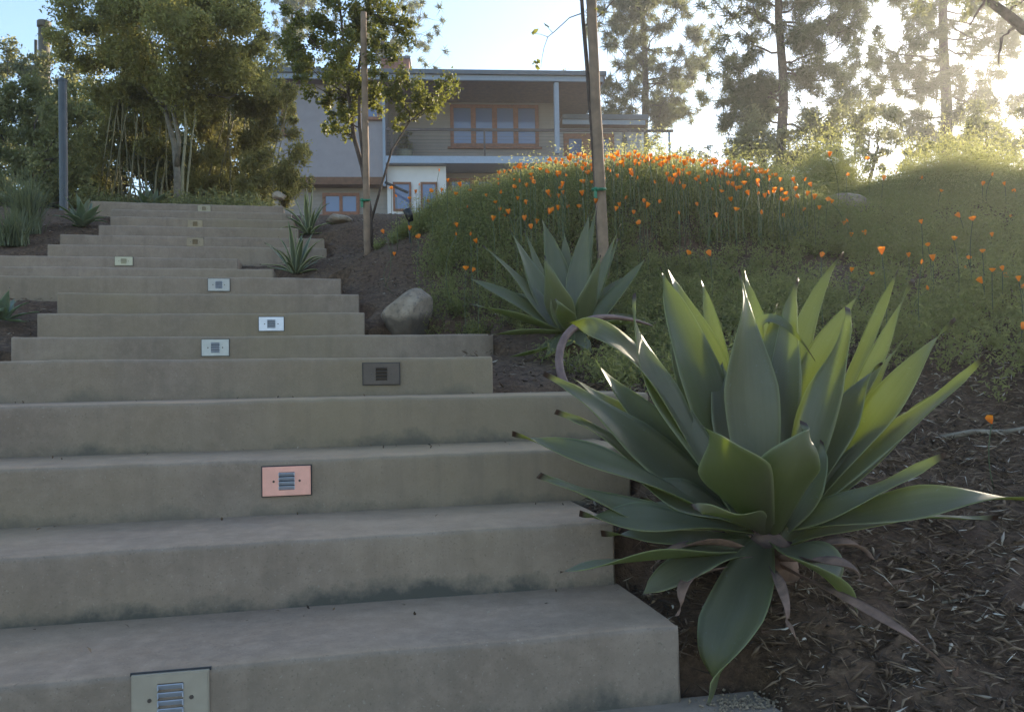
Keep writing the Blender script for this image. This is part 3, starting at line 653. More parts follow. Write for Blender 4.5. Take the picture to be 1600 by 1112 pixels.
def tree(name, base, trunks, clumps, dens, lsize, leaf, bark, label, cat='tree', seed=1, asp=.45, droop=.3, group=None, limb_r=.02, hollow=.2):
    """trunks: list of (points, radii) in world; clumps: list of (centre, radius) in world"""
    root = empty(name, base); tag(root, label, cat, group); mb = MB(); base = np.array(base)
    for pts, rd in trunks: mb.tube([np.array(q) - base for q in pts], rd, 9)
    allp = np.array([q for pts, _ in trunks for q in pts])
    for k, (c, r) in enumerate(clumps):
        dd = np.linalg.norm(allp - c, axis=1) + np.maximum(0, allp[:, 2] - c[2]) * 1.5; j = int(np.argmin(dd))
        limb(mb, allp[j] - base, c - base, limb_r, limb_r * .3, .25, 6, seed + k)
    mb.build('trunk', bark, root, smooth=True)
    C = blobs(clumps, dens, seed, hollow=hollow)
    leaf_cloud('crown', C, lsize, leaf, root, asp, droop, seed, origin=base); return root
def cl_px(lst, d, dv=.5, seed=0):
    rs = np.random.default_rng(seed); return [(at(x, y, d + rs.uniform(-dv, dv)), r * d / F) for x, y, r in lst]

# big leafy tree at left
bd = 10.8; bb = gpt(278, 318, bd)
tr = [([bb - (0, 0, .1), at(277, 270, bd), at(272, 225, bd + .1), at(258, 170, bd + .2), at(240, 90, bd + .3)], [.05, .045, .035, .03, .02]),
      ([at(276, 260, bd), at(280, 220, bd - .1), at(270, 170, bd - .1), at(300, 60, bd)], [.035, .028, .024, .016])]
cl = [(150, 20, 60), (210, 10, 70), (280, 5, 70), (340, 10, 60), (130, 70, 45), (190, 75, 65), (260, 70, 70), (325, 70, 65), (375, 55, 45), (390, 100, 38), (355, 125, 55), (290, 130, 65), (220, 135, 60), (160, 125, 45), (400, 130, 28), (310, 175, 45), (245, 185, 45), (170, -30, 60), (250, -50, 70), (330, -45, 60), (395, 20, 26), (115, 40, 25)]
tree('leafy_tree', bb, tr, cl_px(cl, bd, .9, 2), 9500, .052, M['tree_leaf'], M['palebark'], 'tall dense olive green tree behind the top of the stairs', seed=21)
# pale thin stem beside it is a bamboo culm; bamboo stands
def bamboo(base, culms, clumps, dens, label, seed, d):
    root = empty('bamboo_clump', base); tag(root, label, 'bamboo'); base = np.array(base); mb = MB()
    for (x0, y0, x1, y1, r) in culms:
        a = at(x0, y0, d); a[2] = min(a[2], gz(a[0], a[1]) + .05); b_ = at(x1, y1, d + random.uniform(-.3, .3)); pts = limb(mb, a - base, b_ - base, r, r * .6, .03, 8, int(x0))
        for q in pts[1:-1]: mb.tube([np.array(q) - (0, 0, .008), np.array(q) + (0, 0, .008)], r * 1.25, 8)
    mb.build('culm', M['culm'], root, smooth=True)
    C = blobs(clumps, dens, seed, 1.0, .1); leaf_cloud('foliage', C, .085, M['bamboo_leaf'], root, .24, .9, seed, .2, origin=base); return root
random.seed(5)
bamboo(gpt(290, 318, 10.4), [(285, 320, 291, 60, .02), (288, 322, 312, 110, .014)], cl_px([(300, 120, 36), (290, 80, 30)], 10.4, .3, 4), 2500, 'two pale bamboo culms leaning together on the top landing', 31, 10.4)
cul = [(x, 318, x + random.uniform(-25, 38), random.uniform(100, 170), random.uniform(.008, .016)) for x in (150, 160, 170, 176, 184, 192, 200, 206, 214, 222, 230, 240, 250, 262)]
bamboo(gpt(200, 320, 11.2), cul, cl_px([(165, 180, 45), (215, 185, 40), (180, 230, 32), (140, 225, 40), (225, 230, 26), (150, 270, 30), (250, 250, 26), (195, 140, 40)], 11.3, .4, 5), 5200, 'stand of golden bamboo culms left of the tall tree trunk', 32, 11.2)
cul = [(x, 318, x + random.uniform(-10, 60), random.uniform(120, 190), random.uniform(.008, .014)) for x in (310, 330, 345, 362, 380, 400, 420)]
cl = [(320, 200, 50), (370, 175, 48), (410, 155, 40), (435, 150, 28), (350, 240, 50), (400, 225, 46), (440, 205, 26), (325, 280, 42), (375, 285, 46), (420, 270, 46), (455, 255, 28), (440, 295, 30), (395, 305, 30), (460, 180, 18), (345, 305, 30), (470, 235, 16), (455, 150, 14), (480, 290, 12)]
bamboo(gpt(380, 320, 11.8), cul, cl_px(cl, 11.8, .7, 6), 5200, 'drooping mass of yellow green bamboo in front of the house', 33, 11.8)
# shrubs at left
def shrub(px, py, d, cl, dens, ls, mat, label, seed, cat='shrub', name='shrub', asp=.45, dv=.35):
    b_ = gpt(px, py, d); tk = [([b_ - (0, 0, .05), b_ + np.array([.03, 0, .25])], [.03, .02])]
    return tree(name, b_, tk, cl_px(cl, d, dv, seed), dens, ls, mat, M['bark'], label, cat, seed, asp, .1, limb_r=.012)
shrub(45, 330, 9.6, [(20, 160, 40), (60, 150, 38), (95, 170, 35), (20, 210, 42), (70, 205, 42), (110, 215, 35), (30, 250, 38), (85, 255, 38), (120, 260, 28), (60, 295, 34), (110, 300, 28), (-20, 190, 40), (-15, 250, 40), (-20, 300, 34), (10, 330, 30), (40, 185, 40), (90, 230, 40), (60, 270, 40), (100, 320, 26), (130, 190, 30), (125, 300, 26)], 6000, .055, M['shrub_leaf'], 'wide grey green shrub filling the left edge behind the grass', 41)
shrub(60, 300, 15.0, [(20, 95, 32), (50, 105, 26), (85, 95, 30), (105, 110, 26), (30, 130, 36), (80, 135, 34), (120, 120, 26), (-10, 110, 36), (10, 70, 16), (50, 150, 40), (110, 150, 40), (140, 100, 30)], 1700, .08, M['far_leaf'], 'thin crowned tree round the foot of the flue pipe', 42, 'tree', 'small_tree')
shrub(240, 312, 13.5, [(110, 210, 55), (180, 220, 60), (250, 215, 60), (320, 215, 60), (385, 220, 50), (140, 280, 55), (220, 285, 55), (300, 285, 55), (370, 285, 50), (430, 290, 36), (50, 230, 60), (60, 290, 50), (150, 165, 45), (215, 165, 45), (280, 175, 45), (340, 190, 40), (100, 312, 36), (160, 312, 36), (220, 312, 36), (280, 312, 36), (340, 312, 36), (400, 312, 36), (40, 318, 36), (130, 325, 30), (250, 322, 30), (310, 322, 30), (100, 250, 40), (190, 250, 45), (260, 250, 45), (330, 250, 45)], 3600, .085, M['far_leaf'], 'dark hedge like shrub closing the view behind the bamboo', 43, dv=.8)
# young staked tree
yd = 6.9; yb = gpt(580, 398, yd)
tr = [([yb - (0, 0, .05), at(578, 330, yd), at(566, 260, yd), at(553, 215, yd), at(545, 150, yd), at(538, 80, yd), at(530, 0, yd), at(525, -60, yd)], [.022, .021, .02, .018, .015, .012, .009, .006]),
      ([at(572, 280, yd), at(562, 200, yd - .05), at(560, 110, yd), at(575, 20, yd + .1), at(590, -50, yd)], [.016, .014, .012, .009, .006]),
      ([at(580, 345, yd), at(596, 290, yd + .05), at(612, 235, yd + .1), at(640, 190, yd + .15), at(690, 150, yd + .15)], [.011, .010, .009, .007, .004])]
cl = [(470, 25, 26), (500, 10, 32), (545, 15, 36), (590, 10, 30), (625, 25, 22), (480, 70, 30), (520, 60, 34), (565, 60, 30), (600, 75, 24), (470, 105, 20), (505, 110, 32), (550, 110, 32), (590, 120, 26), (515, 155, 28), (555, 155, 26), (590, 160, 24), (530, 185, 22), (520, 200, 16), (625, 135, 24), (655, 145, 26), (690, 135, 22), (640, 175, 22), (670, 170, 18), (620, 200, 12), (540, 210, 12), (705, 128, 12), (455, 50, 26), (460, 80, 22), (640, 50, 22), (620, 95, 22), (535, 80, 30), (575, 130, 26), (480, 135, 20), (545, 180, 20), (500, -30, 36), (570, -40, 36)]
tree('young_tree', yb, tr, cl_px([(x, y, r * 1.12) for x, y, r in cl], yd, .25, 9), 9500, .032, M['young_leaf'], M['bark'], 'young tree tied to the upright stake, sunlit yellow green leaves', seed=51, asp=.62, limb_r=.007, hollow=.1)
# young tree 2 (mostly above the frame) with its bare twig
yd = 5.36; yb = gpt(938, 445, yd)
root = empty('young_tree', yb); tag(root, 'bare young tree trunk tied to the leaning stake, one twig with yellow leaf', 'tree'); mb = MB()
pts = [yb - (0, 0, .05), at(934, 330, yd), at(925, 200, yd), at(917, 100, yd), at(911, 30, yd), at(905, -60, yd), at(900, -160, yd)]
mb.tube([q - yb for q in pts], [.016, .016, .015, .014, .013, .011, .008], 10)
tw = [at(912, 20, yd), at(890, 28, yd - .03), at(866, 50, yd - .05), at(856, 58, yd - .06), at(850, 75, yd - .06), at(847, 90, yd - .06), at(845, 106, yd - .06)]
mb.tube([q - yb for q in tw], [.004, .0035, .003, .0025, .002, .0016, .001], 6)
mb.tube([at(856, 58, yd - .06) - yb, at(845, 54, yd - .06) - yb, at(830, 52, yd - .06) - yb], [.002, .0015, .001], 6)
mb.tube([at(863, 51, yd - .05) - yb, at(855, 42, yd - .05) - yb], [.002, .001], 6)
mb.tube([at(912, 15, yd) - yb, at(903, -10, yd) - yb, at(890, -40, yd) - yb], [.006, .005, .003], 6)
mb.tube([at(915, 40, yd) - yb, at(940, 22, yd) - yb, at(960, 0, yd) - yb], [.006, .004, .003], 6)
mb.build('trunk', M['bark'], root, smooth=True)
LC = np.array([at(x, y, yd - .06) for x, y in ((838, 101), (841, 104), (834, 96), (829, 52), (836, 50), (854, 41), (840, 95), (937, 6), (930, 14), (942, 20))]); 
leaf_cloud('leaves', np.repeat(LC, 2, 0) + rng.normal(0, .006, (20, 3)), .042, M['young_leaf'], root, .7, .5, 61, rnd=.9, origin=yb)

def feather(C, H, seed, blades, name, mat, label=None, parent=None, origin=None, spread=.6, leaf=.024, asp=.34):
    """clumps of finely divided leaves: each blade a rib of small leaflets"""
    rs = np.random.default_rng(seed); n = len(C); K_ = blades
    az = rs.uniform(0, 2 * math.pi, (n, K_)); ln = spread * rs.uniform(.2, 1.1, (n, K_))
    d = np.stack([np.cos(az) * ln, np.sin(az) * ln, np.ones((n, K_))], -1); d = unit(d); L = H[:, None] * rs.uniform(.45, 1.1, (n, K_))
    m_ = 5; s = np.linspace(.3, 1, m_)
    Pp = C[:, None, None] + d[:, :, None] * (L[:, :, None] * s[None, None])[..., None] - np.array([0, 0, 1.]) * (L[:, :, None] * .22 * s ** 2)[..., None]
    Pp = Pp.reshape(-1, 3); Pp += rs.normal(0, .012, Pp.shape)
    a = np.repeat(np.clip(rs.uniform(0, 1, n)[:, None] * .6 + rs.uniform(0, .4, (n, K_)), 0, 1).ravel(), m_)
    return leaf_cloud(name, Pp, leaf, mat, parent, asp, -.5, seed, .1, rnd=a * .9, origin=origin)
# ------------------------------------------------------------------ pines
def pine(px, base_py, d, top_py, r, branches, label, seed, tuft=46, tsize=.3):
    tuft = int(tuft * .9); r *= .8
    """branches: (height px y, side px reach, drop px)"""
    rs = np.random.default_rng(seed); b_ = at(px, base_py, d); b_[2] = gz(b_[0], b_[1]); t_ = at(px - 6, top_py, d)
    root = empty('pine_tree', b_); tag(root, label, 'pine tree', 'pines beyond the bank'); mb = MB(); m_ = 14
    tp = [b_ + (t_ - b_) * k / m_ + np.array([math.sin(k * 1.1 + seed) * .06, 0, 0]) for k in range(m_ + 1)]
    mb.tube([q - b_ for q in tp], [r * (1 - .75 * k / m_) for k in range(m_ + 1)], 10)
    tufts = []
    for (by, reach, dy) in branches:
        f = (base_py - by) / (base_py - top_py); s = b_ + (t_ - b_) * f
        e = at(px + reach, by + dy, d + rs.uniform(-1.8, 1.8)); L = np.linalg.norm(e - s); nn = 7
        bp = [s + (e - s) * k / nn + np.array([0, 0, -.12 * L * math.sin(math.pi * k / nn)]) + rs.normal(0, .05, 3) * (0 < k) for k in range(nn + 1)]
        mb.tube([q - b_ for q in bp], [max(.008, .034 * (1 - .85 * k / nn)) for k in range(nn + 1)], 6)
        for k in range(2, nn + 1):
            for q in range(2 if k < nn else 3):
                c = bp[k] + rs.normal(0, 1, 3) * d / 22 * np.array([.24, .5, .19]) * (.35 + .13 * k) + np.array([0, 0, -.05]); tufts.append(c)
                mb.tube([bp[k] - b_, (bp[k] + c) / 2 + (0, 0, -.05) - b_, c - b_], [.010, .007, .004], 4)
                if rs.random() < .6: tufts.append(c + rs.normal(0, .12, 3) * d / 22)
    mb.build('trunk', M['bark'], root, smooth=True)
    tufts = np.array(tufts); n = len(tufts); ax = unit(rs.normal(0, .6, (n, 3)) + np.array([0, 0, -.15]))
    dirs = unit(rs.normal(0, 1, (n, tuft, 3)) + ax[:, None] * .8); L = tsize * rs.uniform(.6, 1.15, (n, tuft, 1))
    c = tufts[:, None] + rs.normal(0, .05, (n, tuft, 3)); sd = unit(np.cross(dirs, rs.normal(0, 1, (n, tuft, 3)))) * .012 * d / 22
    e = c + dirs * L - np.array([0, 0, .25]) * L * .35
    V = np.stack([c - sd, c + sd, e], 2).reshape(-1, 3) - b_; Q = np.arange(len(V)).reshape(-1, 3)
    arr_mesh('crown', V, Q, M['needle'], root, {'rnd': np.repeat(np.repeat(rs.uniform(0, 1, n), tuft), 3)})
    return root
def auto_br(y0, y1, step, reach, seed, asym=0, mult=1):
    rs = np.random.default_rng(seed); out = []; y = y0; s = 1
    while y > y1:
        for _ in range(mult): out.append((y, rs.choice([-1, 1]) * reach(y) * rs.uniform(.25, 1.1) + asym, rs.uniform(-55, 45)))
        y -= step * rs.uniform(.3, 2.1)
    return out
pine(1008, 290, 37, -260, .24, auto_br(225, -250, 7, lambda y: 92, 71, 6, 1), 'slender pine rising just right of the house', 71, 52, .5)
pine(1222, 310, 22, -300, .20, auto_br(225, -290, 7.5, lambda y: 115, 72, 0, 1), 'thick trunked pine in the middle of the right hand row', 72, 54, .36)
pine(1478, 330, 30, -320, .30, auto_br(235, -310, 7, lambda y: 165, 73, 0, 1), 'broad bushy pine at the right, washed by the sun', 73, 56, .46)
pine(600, 330, 44, -130, .2, auto_br(130, -120, 8, lambda y: 60, 74), 'far pine showing above the house roof behind the young tree', 74, 46, .34)
pine(462, 330, 46, -120, .2, auto_br(95, -110, 9, lambda y: 32, 76), 'narrow far pine left of the young tree', 76, 46, .34)
# shrubs under the pines
def bare_shrub(px, py, d, cl, label, seed, dens=1900):
    b_ = gpt(px, py, d); rs = np.random.default_rng(seed)
    tk = [([b_ - (0, 0, .05), b_ + np.array([rs.normal(0, .15), 0, .5]), b_ + np.array([rs.normal(0, .5), 0, 1.3])], [.06, .05, .03]) for _ in range(4)]
    return tree('shrub', b_, tk, cl_px(cl, d, .9, seed), dens, .10, M['far_leaf'], M['bark'], label, 'shrub', seed, .3, .2, limb_r=.03)
bare_shrub(1190, 300, 18, [(1160, 215, 28), (1190, 205, 30), (1220, 215, 28), (1180, 245, 26), (1215, 250, 24), (1145, 240, 20)], 'dark twiggy shrub at the foot of the middle pine', 81)
bare_shrub(1330, 300, 17, [(1290, 190, 34), (1330, 180, 36), (1370, 190, 34), (1300, 220, 32), (1345, 225, 34), (1385, 225, 28), (1330, 255, 28), (1365, 260, 24)], 'dark shrub between the middle pine and the broad pine', 82)
bare_shrub(1560, 300, 16, [(1500, 225, 34), (1540, 200, 34), (1590, 210, 38), (1630, 190, 40), (1570, 240, 32), (1450, 235, 28), (1420, 250, 22)], 'dark shrub under the broad pine at the right edge', 83)
q = np.c_[rng.uniform(-9, 1.2, 5000), rng.uniform(9.6, 15, 5000)]; q = q[(q @ SN[:2] > 10.2) & (q[:, 0] < -.29 * q[:, 1])]
ug = feather(np.c_[q, ground_stair(q)], (.12 + .22 * (np.sin(q[:, 0] * 3.1) * .5 + .5)) * rng.uniform(.4, 1.4, len(q)), 88, 7, 'undergrowth', M['shrub_leaf'], leaf=.06); tag(ug, 'low leafy undergrowth under the trees beyond the top step', 'undergrowth', kind='stuff')
bare_shrub(1060, 290, 20, [(1050, 235, 16), (1085, 240, 18), (1110, 235, 16), (1035, 245, 12)], 'small shrub by the end of the balcony rail', 84, 500)
bare_shrub(892, 300, 48, [(885, 105, 12), (905, 112, 10), (920, 108, 10)], 'distant tree top peeping over the roof', 85, 160)
# overhanging bough at top right
bp = [at(1720, 130, 9), at(1640, 70, 9), at(1600, 45, 9), at(1570, 20, 9), at(1530, -10, 9), at(1480, -40, 9)]
root = empty('overhanging_tree', np.array([bp[0][0] + 1.5, bp[0][1] + .3, gz(bp[0][0] + 1.5, bp[0][1] + .3)])); tag(root, 'brown bough of a tree reaching in at the top right corner', 'tree'); bo = np.array(root.location); mb = MB()
mb.tube([np.array((0, 0, -.1)), np.array((.05, 0, 2.)), bp[0] - bo] + [q - bo for q in bp[1:]], [.16, .13, .085, .07, .06, .05, .04, .02], 10)
for a, b_ in (((1600, 45), (1590, 25)), ((1590, 40), (1565, 60)), ((1565, 60), (1560, 100)), ((1570, 20), (1600, 0)), ((1540, 0), (1515, 40))):
    limb(mb, at(*a, 9) - bo, at(*b_, 9) - bo, .018, .006, .15, 5, a[0])
mb.build('trunk', M['bark'], root, smooth=True)
C = blobs(cl_px([(1520, -10, 30), (1480, -20, 40), (1440, 0, 26), (1560, -10, 30), (1600, -30, 40)], 9, .3, 3), 900, 91); leaf_cloud('crown', C, .09, M['far_leaf'], root, .25, .2, 91, origin=bo)

# ------------------------------------------------------------------ poppy bank: foliage (uncountable) and flowers (one by one)
def bank_mask(x, y):
    """ground cover density over the right bank"""
    tt = x * ST[0] + y * ST[1]; D = x * SN[0] + y * SN[1]
    tr_ = np.interp(D, [SD[k] for k in range(17)] + [14], [TR[k] for k in range(17)] + [1.5])
    m_ = smoothstep(.2, .7, tt - tr_) * smoothstep(3.0, 4.0, y + .25 * np.sin(x * 3)) * (x < y * .66 + 1.0) * (1 - smoothstep(8.6, 9.4, D))
    clear = np.exp(-(((x - c2[0]) / .38) ** 2 + ((y - c2[1] + .25) / .55) ** 2) * 1.5)
    bq = at(1318, 322, 6.75); low = 1 - np.exp(-(((x - bq[0]) / .33) ** 2 + ((y - bq[1]) / .6) ** 2) ** 2)
    return m_ * (1 - clear) * low
NF = 19000
q = np.c_[rng.uniform(-.6, 9.5, NF * 3), rng.uniform(3.0, 9.4, NF * 3)]; keep = rng.uniform(0, 1, len(q)) < bank_mask(q[:, 0], q[:, 1]) * (.4 + .6 * smoothstep(.25, .6, np.sin(q[:, 0] * 2.9 + 1.7 * np.sin(q[:, 1] * 2.3)) * .35 + np.sin(q[:, 1] * 4.1 + q[:, 0] * 1.3) * .2 + .5 + .25 * (q @ SN[:2] > 5.6)))
q = q[keep][:10500]; zq = ground_stair(q)
D_ = q @ SN[:2]
Hq = (.19 + .14 * smoothstep(4.6, 6.4, D_)) * rng.uniform(.6, 1.25, len(q))
fo = feather(np.c_[q, zq], Hq, 101, 15, 'poppy_foliage', M['poppy_leaf']); tag(fo, 'feathery grey green ground cover over the planted bank', 'ground cover', kind='stuff')
# sunlit mounds on the crest
def mound(px, py, d, rx, h, n, label, seed):
    b_ = gpt(px, py, d); rs = np.random.default_rng(seed); u = rs.normal(0, .45, (n, 2)); P = np.c_[b_[0] + u[:, 0] * rx, b_[1] + u[:, 1] * rx * .7]
    z = ground_stair(P); H = 1.3 * h * np.exp(-(u ** 2).sum(1) * .9) * rs.uniform(.5, 1.4, n) * (1 + .32 * np.sin(P[:, 0] * 9 + seed) * np.sin(P[:, 1] * 7 + 2 * seed))
    root = empty('flowering_mound', b_); tag(root, label, 'shrub'); feather(np.c_[P, z], H, seed, 24, 'foliage', M['lit_crest_leaf'], parent=root, origin=b_, spread=.42, leaf=.026, asp=.26); return root
mound(1285, 330, 8.0, .42, .66, 260, 'rounded grey green bush above the dark boulder on the crest', 111)
mound(1520, 315, 7.3, .95, .52, 420, 'broad sunlit green mound on the crest at the right edge', 112)
mound(1450, 320, 7.2, .42, .42, 200, 'pale green mound right of the dark boulder', 113)
mound(1010, 315, 6.9, 1.2, .35, 460, 'widest sunlit mound thick with orange poppies on the crest', 114)
mound(690, 345, 7.1, .5, .24, 240, 'sunlit low mound between the upright stake and the house', 115)
mound(1185, 325, 6.7, .55, .34, 260, 'yellow green mound left of the dark boulder, poppies on top', 116)
mound(830, 330, 7.0, .45, .30, 200, 'sunlit mound with poppies right below the balcony', 117)

def poppy_mesh(kind, seed):
    rs = np.random.default_rng(seed); mb = MB(); al = []
    op = {'open': .45, 'cup': .27, 'bud': .10}[kind]; L = {'open': .030, 'cup': .038, 'bud': .034}[kind]; npet = 4 if kind != 'bud' else 3
    for p_ in range(npet):
        az = p_ * 2 * math.pi / npet + rs.normal(0, .12); wd = {'open': .95, 'cup': .9, 'bud': .75}[kind]; b0 = len(mb.v)
        for i in range(5):
            f = i / 4
            for j in range(5):
                x = -1 + 2 * j / 4; a = az + x * wd * (.35 + .65 * math.sin(math.pi * min(1, f * .9 + .1) * .62))
                rad = L * op * 1.5 * math.sin(f * 1.25) * (1 + .06 * math.sin(j * 2 + p_)) + .002
                z = L * (f - .12 * x * x * f) * (1.0 if kind != 'open' else .85) + rs.normal(0, .0008)
                if kind == 'bud': rad = L * .26 * math.sin(math.pi * (f * .85 + .12)) 
                mb.v.append((rad * math.cos(a), rad * math.sin(a), z)); al.append(f)
        for i in range(4):
            for j in range(4):
                k = b0 + i * 5 + j; mb.f.append((k, k + 1, k + 6, k + 5))
    mb.a['along'] = al; me_o = mb.build('flower', M['petal'], smooth=True); me = me_o.data; bpy.data.objects.remove(me_o); return me
PM = {k: [poppy_mesh(k, s) for s in (1, 2, 3)] for k in ('open', 'cup', 'bud')}
def stem_mesh(seed):
    rs = np.random.default_rng(seed); mb = MB(); bx, by = rs.normal(0, .022, 2)
    pts = [(bx * 4 * f * (1 - f), by * 4 * f * (1 - f), f) for f in np.linspace(0, 1, 7)]
    mb.tube(pts, [.0019] * 7, 5); o = mb.build('stem', M['stem'], smooth=True); me = o.data; bpy.data.objects.remove(o); return me
SM = [stem_mesh(s) for s in range(4)]
npop = [0]
def poppy(px, py, hmin, hmax, dmin, dmax, label, group, kind=None, sc=1.0):
    """find the depth at which a stem of sensible length carries a flower seen here"""
    ds = np.arange(dmin, dmax, .1); rng.shuffle(ds)
    W_ = np.array([at(px, py, d) for d in ds]); g = ground_stair(W_[:, :2]); h = W_[:, 2] - g
    ok = np.where((h > hmin) & (h < hmax))[0]
    if len(ok) == 0: return None
    k = ok[0]; p_ = W_[k]; root = empty('poppy', (p_[0], p_[1], g[k]), random.uniform(0, 6.28)); tag(root, label, 'poppy', group)
    kd = kind or random.choices(['open', 'cup', 'bud'], [.2, .6, .2])[0]
    st = bpy.data.objects.new('stem', random.choice(SM)); col.objects.link(st); st.parent = root; st.scale = (1, 1, h[k])
    fl = bpy.data.objects.new('flower', random.choice(PM[kd])); col.objects.link(fl); fl.parent = root; fl.location = (0, 0, h[k]); s = sc * random.uniform(.66, 1.0); fl.scale = (s, s, s)
    fl.rotation_euler = (random.gauss(0, .3), random.gauss(0, .3), random.uniform(0, 6))
    npop[0] += 1; return root
random.seed(3)
G1 = 'poppies crowded on the sunlit crest'; L1 = 'orange poppy in the crowded sunlit drift along the crest'
def crest_y(x): return np.interp(x, [600, 680, 740, 800, 880, 950, 1050, 1130, 1200, 1290], [300, 290, 292, 268, 252, 246, 250, 262, 272, 300])
made = 0
for _ in range(1600):
    if made >= 192: break
    x = random.gauss(970, 110) if random.random() < .68 else random.gauss(1180, 60)
    if not 775 < x < 1295: continue
    y = crest_y(x) - 8 + abs(random.gauss(0, 36)) 
    if y > 355: continue
    if poppy(x, y, .33, .72, 5.6, 7.8, L1, G1): made += 1
G2 = 'poppies on the low mound beside the upright stake'; L2 = 'orange poppy on the low mound right of the upright stake'
for x, y in [(686, 268), (700, 285), (720, 292), (735, 300), (655, 290), (650, 302), (672, 300), (690, 300), (712, 305), (640, 312), (668, 316), (745, 312), (760, 308), (655, 330), (690, 328), (730, 325), (620, 308), (705, 300), (775, 318), (612, 296)]:
    poppy(x, y, .12, .65, 6.0, 8.2, L2, G2)
G3 = 'poppies scattered on the shaded slope'; L3 = 'orange poppy scattered on the shaded middle of the slope'
for x, y in [(714, 355), (713, 368), (735, 368), (745, 380), (712, 352), (770, 345), (655, 372), (616, 400), (600, 365), (858, 335), (865, 330), (830, 358), (838, 350), (795, 335), (790, 340), (905, 325), (990, 335), (1010, 325), (1030, 318), (1062, 335), (1110, 400), (1075, 398), (1120, 340), (1150, 330), (780, 330), (820, 345), (640, 360), (700, 338), (885, 325), (962, 330), (1000, 350), (728, 422), (738, 425), (1190, 335), (1225, 340), (1255, 330), (1090, 322), (860, 310), (930, 318)]:
    poppy(x, y, .08, .55, 4.6, 7.4, L3, G3)
G4 = 'poppies between the boulder and the bushes'; L4 = 'orange poppy on a tall stem close to the dark crest boulder'
for x, y in [(1272, 312), (1280, 328), (1299, 318), (1318, 352), (1325, 347), (1330, 370), (1352, 368), (1296, 245), (1322, 275), (1355, 250)]: poppy(x, y, .08, .7, 5.4, 7.8, L4, G4)
G5 = 'poppies on the right part of the slope'; L5 = 'soft lit orange poppy on the right part of the slope'
for x, y in [(1283, 402), (1378, 398), (1330, 425), (1362, 430), (1440, 413), (1450, 453), (1513, 405), (1508, 420), (1535, 443), (1458, 408), (1567, 423), (1575, 435), (1592, 440), (1596, 450), (1597, 515), (1450, 385), (1535, 395), (1420, 402), (1490, 375), (1550, 370), (1580, 340), (1520, 345), (1440, 350), (1550, 425), (1586, 300), (1500, 340)]:
    poppy(x, y, .06, .6, 3.6, 6.6, L5, G5, sc=.95)
poppy(1550, 662, .05, .3, 2.4, 3.4, 'lone orange poppy low over the bark mulch above the fallen branch', None, 'cup', 1.0)
G6 = 'poppies on the mounds at the far right'; L6 = 'small orange poppy on the pale mounds right of the boulder'
for x, y in [(1400, 272), (1440, 280), (1470, 275), (1490, 285), (1510, 278), (1380, 282), (1590, 268), (1550, 275), (1425, 290), (1535, 290), (1470, 300), (1570, 290), (1600, 280)]: poppy(x, y, .2, .75, 6.2, 8.4, L6, G6)
# beyond the three hundred largest, the small crest flowers that merge into the orange drift
mb = MB(); al = []; k_ = 0
for _ in range(4000):
    if k_ >= 260: break
    x = random.gauss(985, 125) if random.random() < .7 else random.gauss(1180, 65)
    if not 765 < x < 1298: continue
    y = crest_y(x) - 4 + abs(random.gauss(0, 26)); d_ = random.uniform(6.2, 8.2); p_ = at(x, y, d_); g_ = gz(p_[0], p_[1])
    if not .28 < p_[2] - g_ < .8: continue
    me = random.choice(PM[random.choice(['cup', 'cup', 'bud', 'open'])]); s_ = random.uniform(.5, .8); a_ = random.uniform(0, 6.28); tx, ty = random.gauss(0, .3), random.gauss(0, .3); Rm = np.array(Matrix.Rotation(tx, 3, 'X') @ Matrix.Rotation(ty, 3, 'Y') @ Matrix.Rotation(a_, 3, 'Z')); b0 = len(mb.v)
    mb.v += [tuple(p_ + s_ * (Rm @ np.array(v.co))) for v in me.vertices]; mb.f += [tuple(b0 + i for i in f.vertices) for f in me.polygons]
    al += [me.attributes['along'].data[i].value for i in range(len(me.vertices))]; k_ += 1
mb.a['along'] = al; tag(mb.build('distant_poppies', M['petal'], smooth=True), 'small orange poppies merging into the drift on the crest', 'poppies', kind='stuff')

# ------------------------------------------------------------------ mulch chips, twigs, gravel
def chips(name, q, smin, smax, mat, label, cat, seed, asp=(.08, .3), pale=0.06):
    rs = np.random.default_rng(seed); n = len(q); z = ground_stair(q); C = np.c_[q, z + rs.uniform(.002, .024, n)]
    az = rs.uniform(0, 2 * math.pi, n); d = unit(np.stack([np.cos(az), np.sin(az), rs.normal(0, .36, n)], -1)); s = unit(np.cross(d, rs.normal(0, .45, (n, 3)) + np.array([0, 0, 1.]))); nn = np.cross(s, d)
    L = (smin + (smax - smin) * rs.uniform(0, 1, n) ** 2.5)[:, None]; Wd = np.minimum(L * rs.uniform(*asp, n)[:, None], .009); b_ = L * rs.normal(0, .08, (n, 1))
    h = Wd * .35
    V = np.stack([C - d * L / 2, C - s * Wd / 2 + nn * (b_ ), C + d * L / 2, C + s * Wd / 2 + nn * (b_), C + nn * (b_ + h)], 1)
    Qi = (np.arange(n)[:, None, None] * 5 + np.array([[0, 1, 4], [1, 2, 4], [2, 3, 4], [3, 0, 4], [0, 3, 1], [1, 3, 2]])[None]).reshape(-1, 3)
    a = np.where(rs.uniform(0, 1, n) < pale, rs.uniform(.9, 1, n), rs.uniform(0, .88, n))
    o = arr_mesh(name, V.reshape(-1, 3), Qi, mat, None, {'rnd': np.repeat(a, 5)}); tag(o, label, cat, kind='stuff'); return o
def outside(q):
    tt = q @ ST[:2]; D = q @ SN[:2]; ok = np.ones(len(q), bool)
    for i in range(17): ok &= ~((D > SD[i] - .02) & (D < SD[i + 1] + .02) & (tt > TL[i] - .01) & (tt < TR[i] + .01))
    return ok & ~((D < SD[0]) & (tt < p_r + .01))
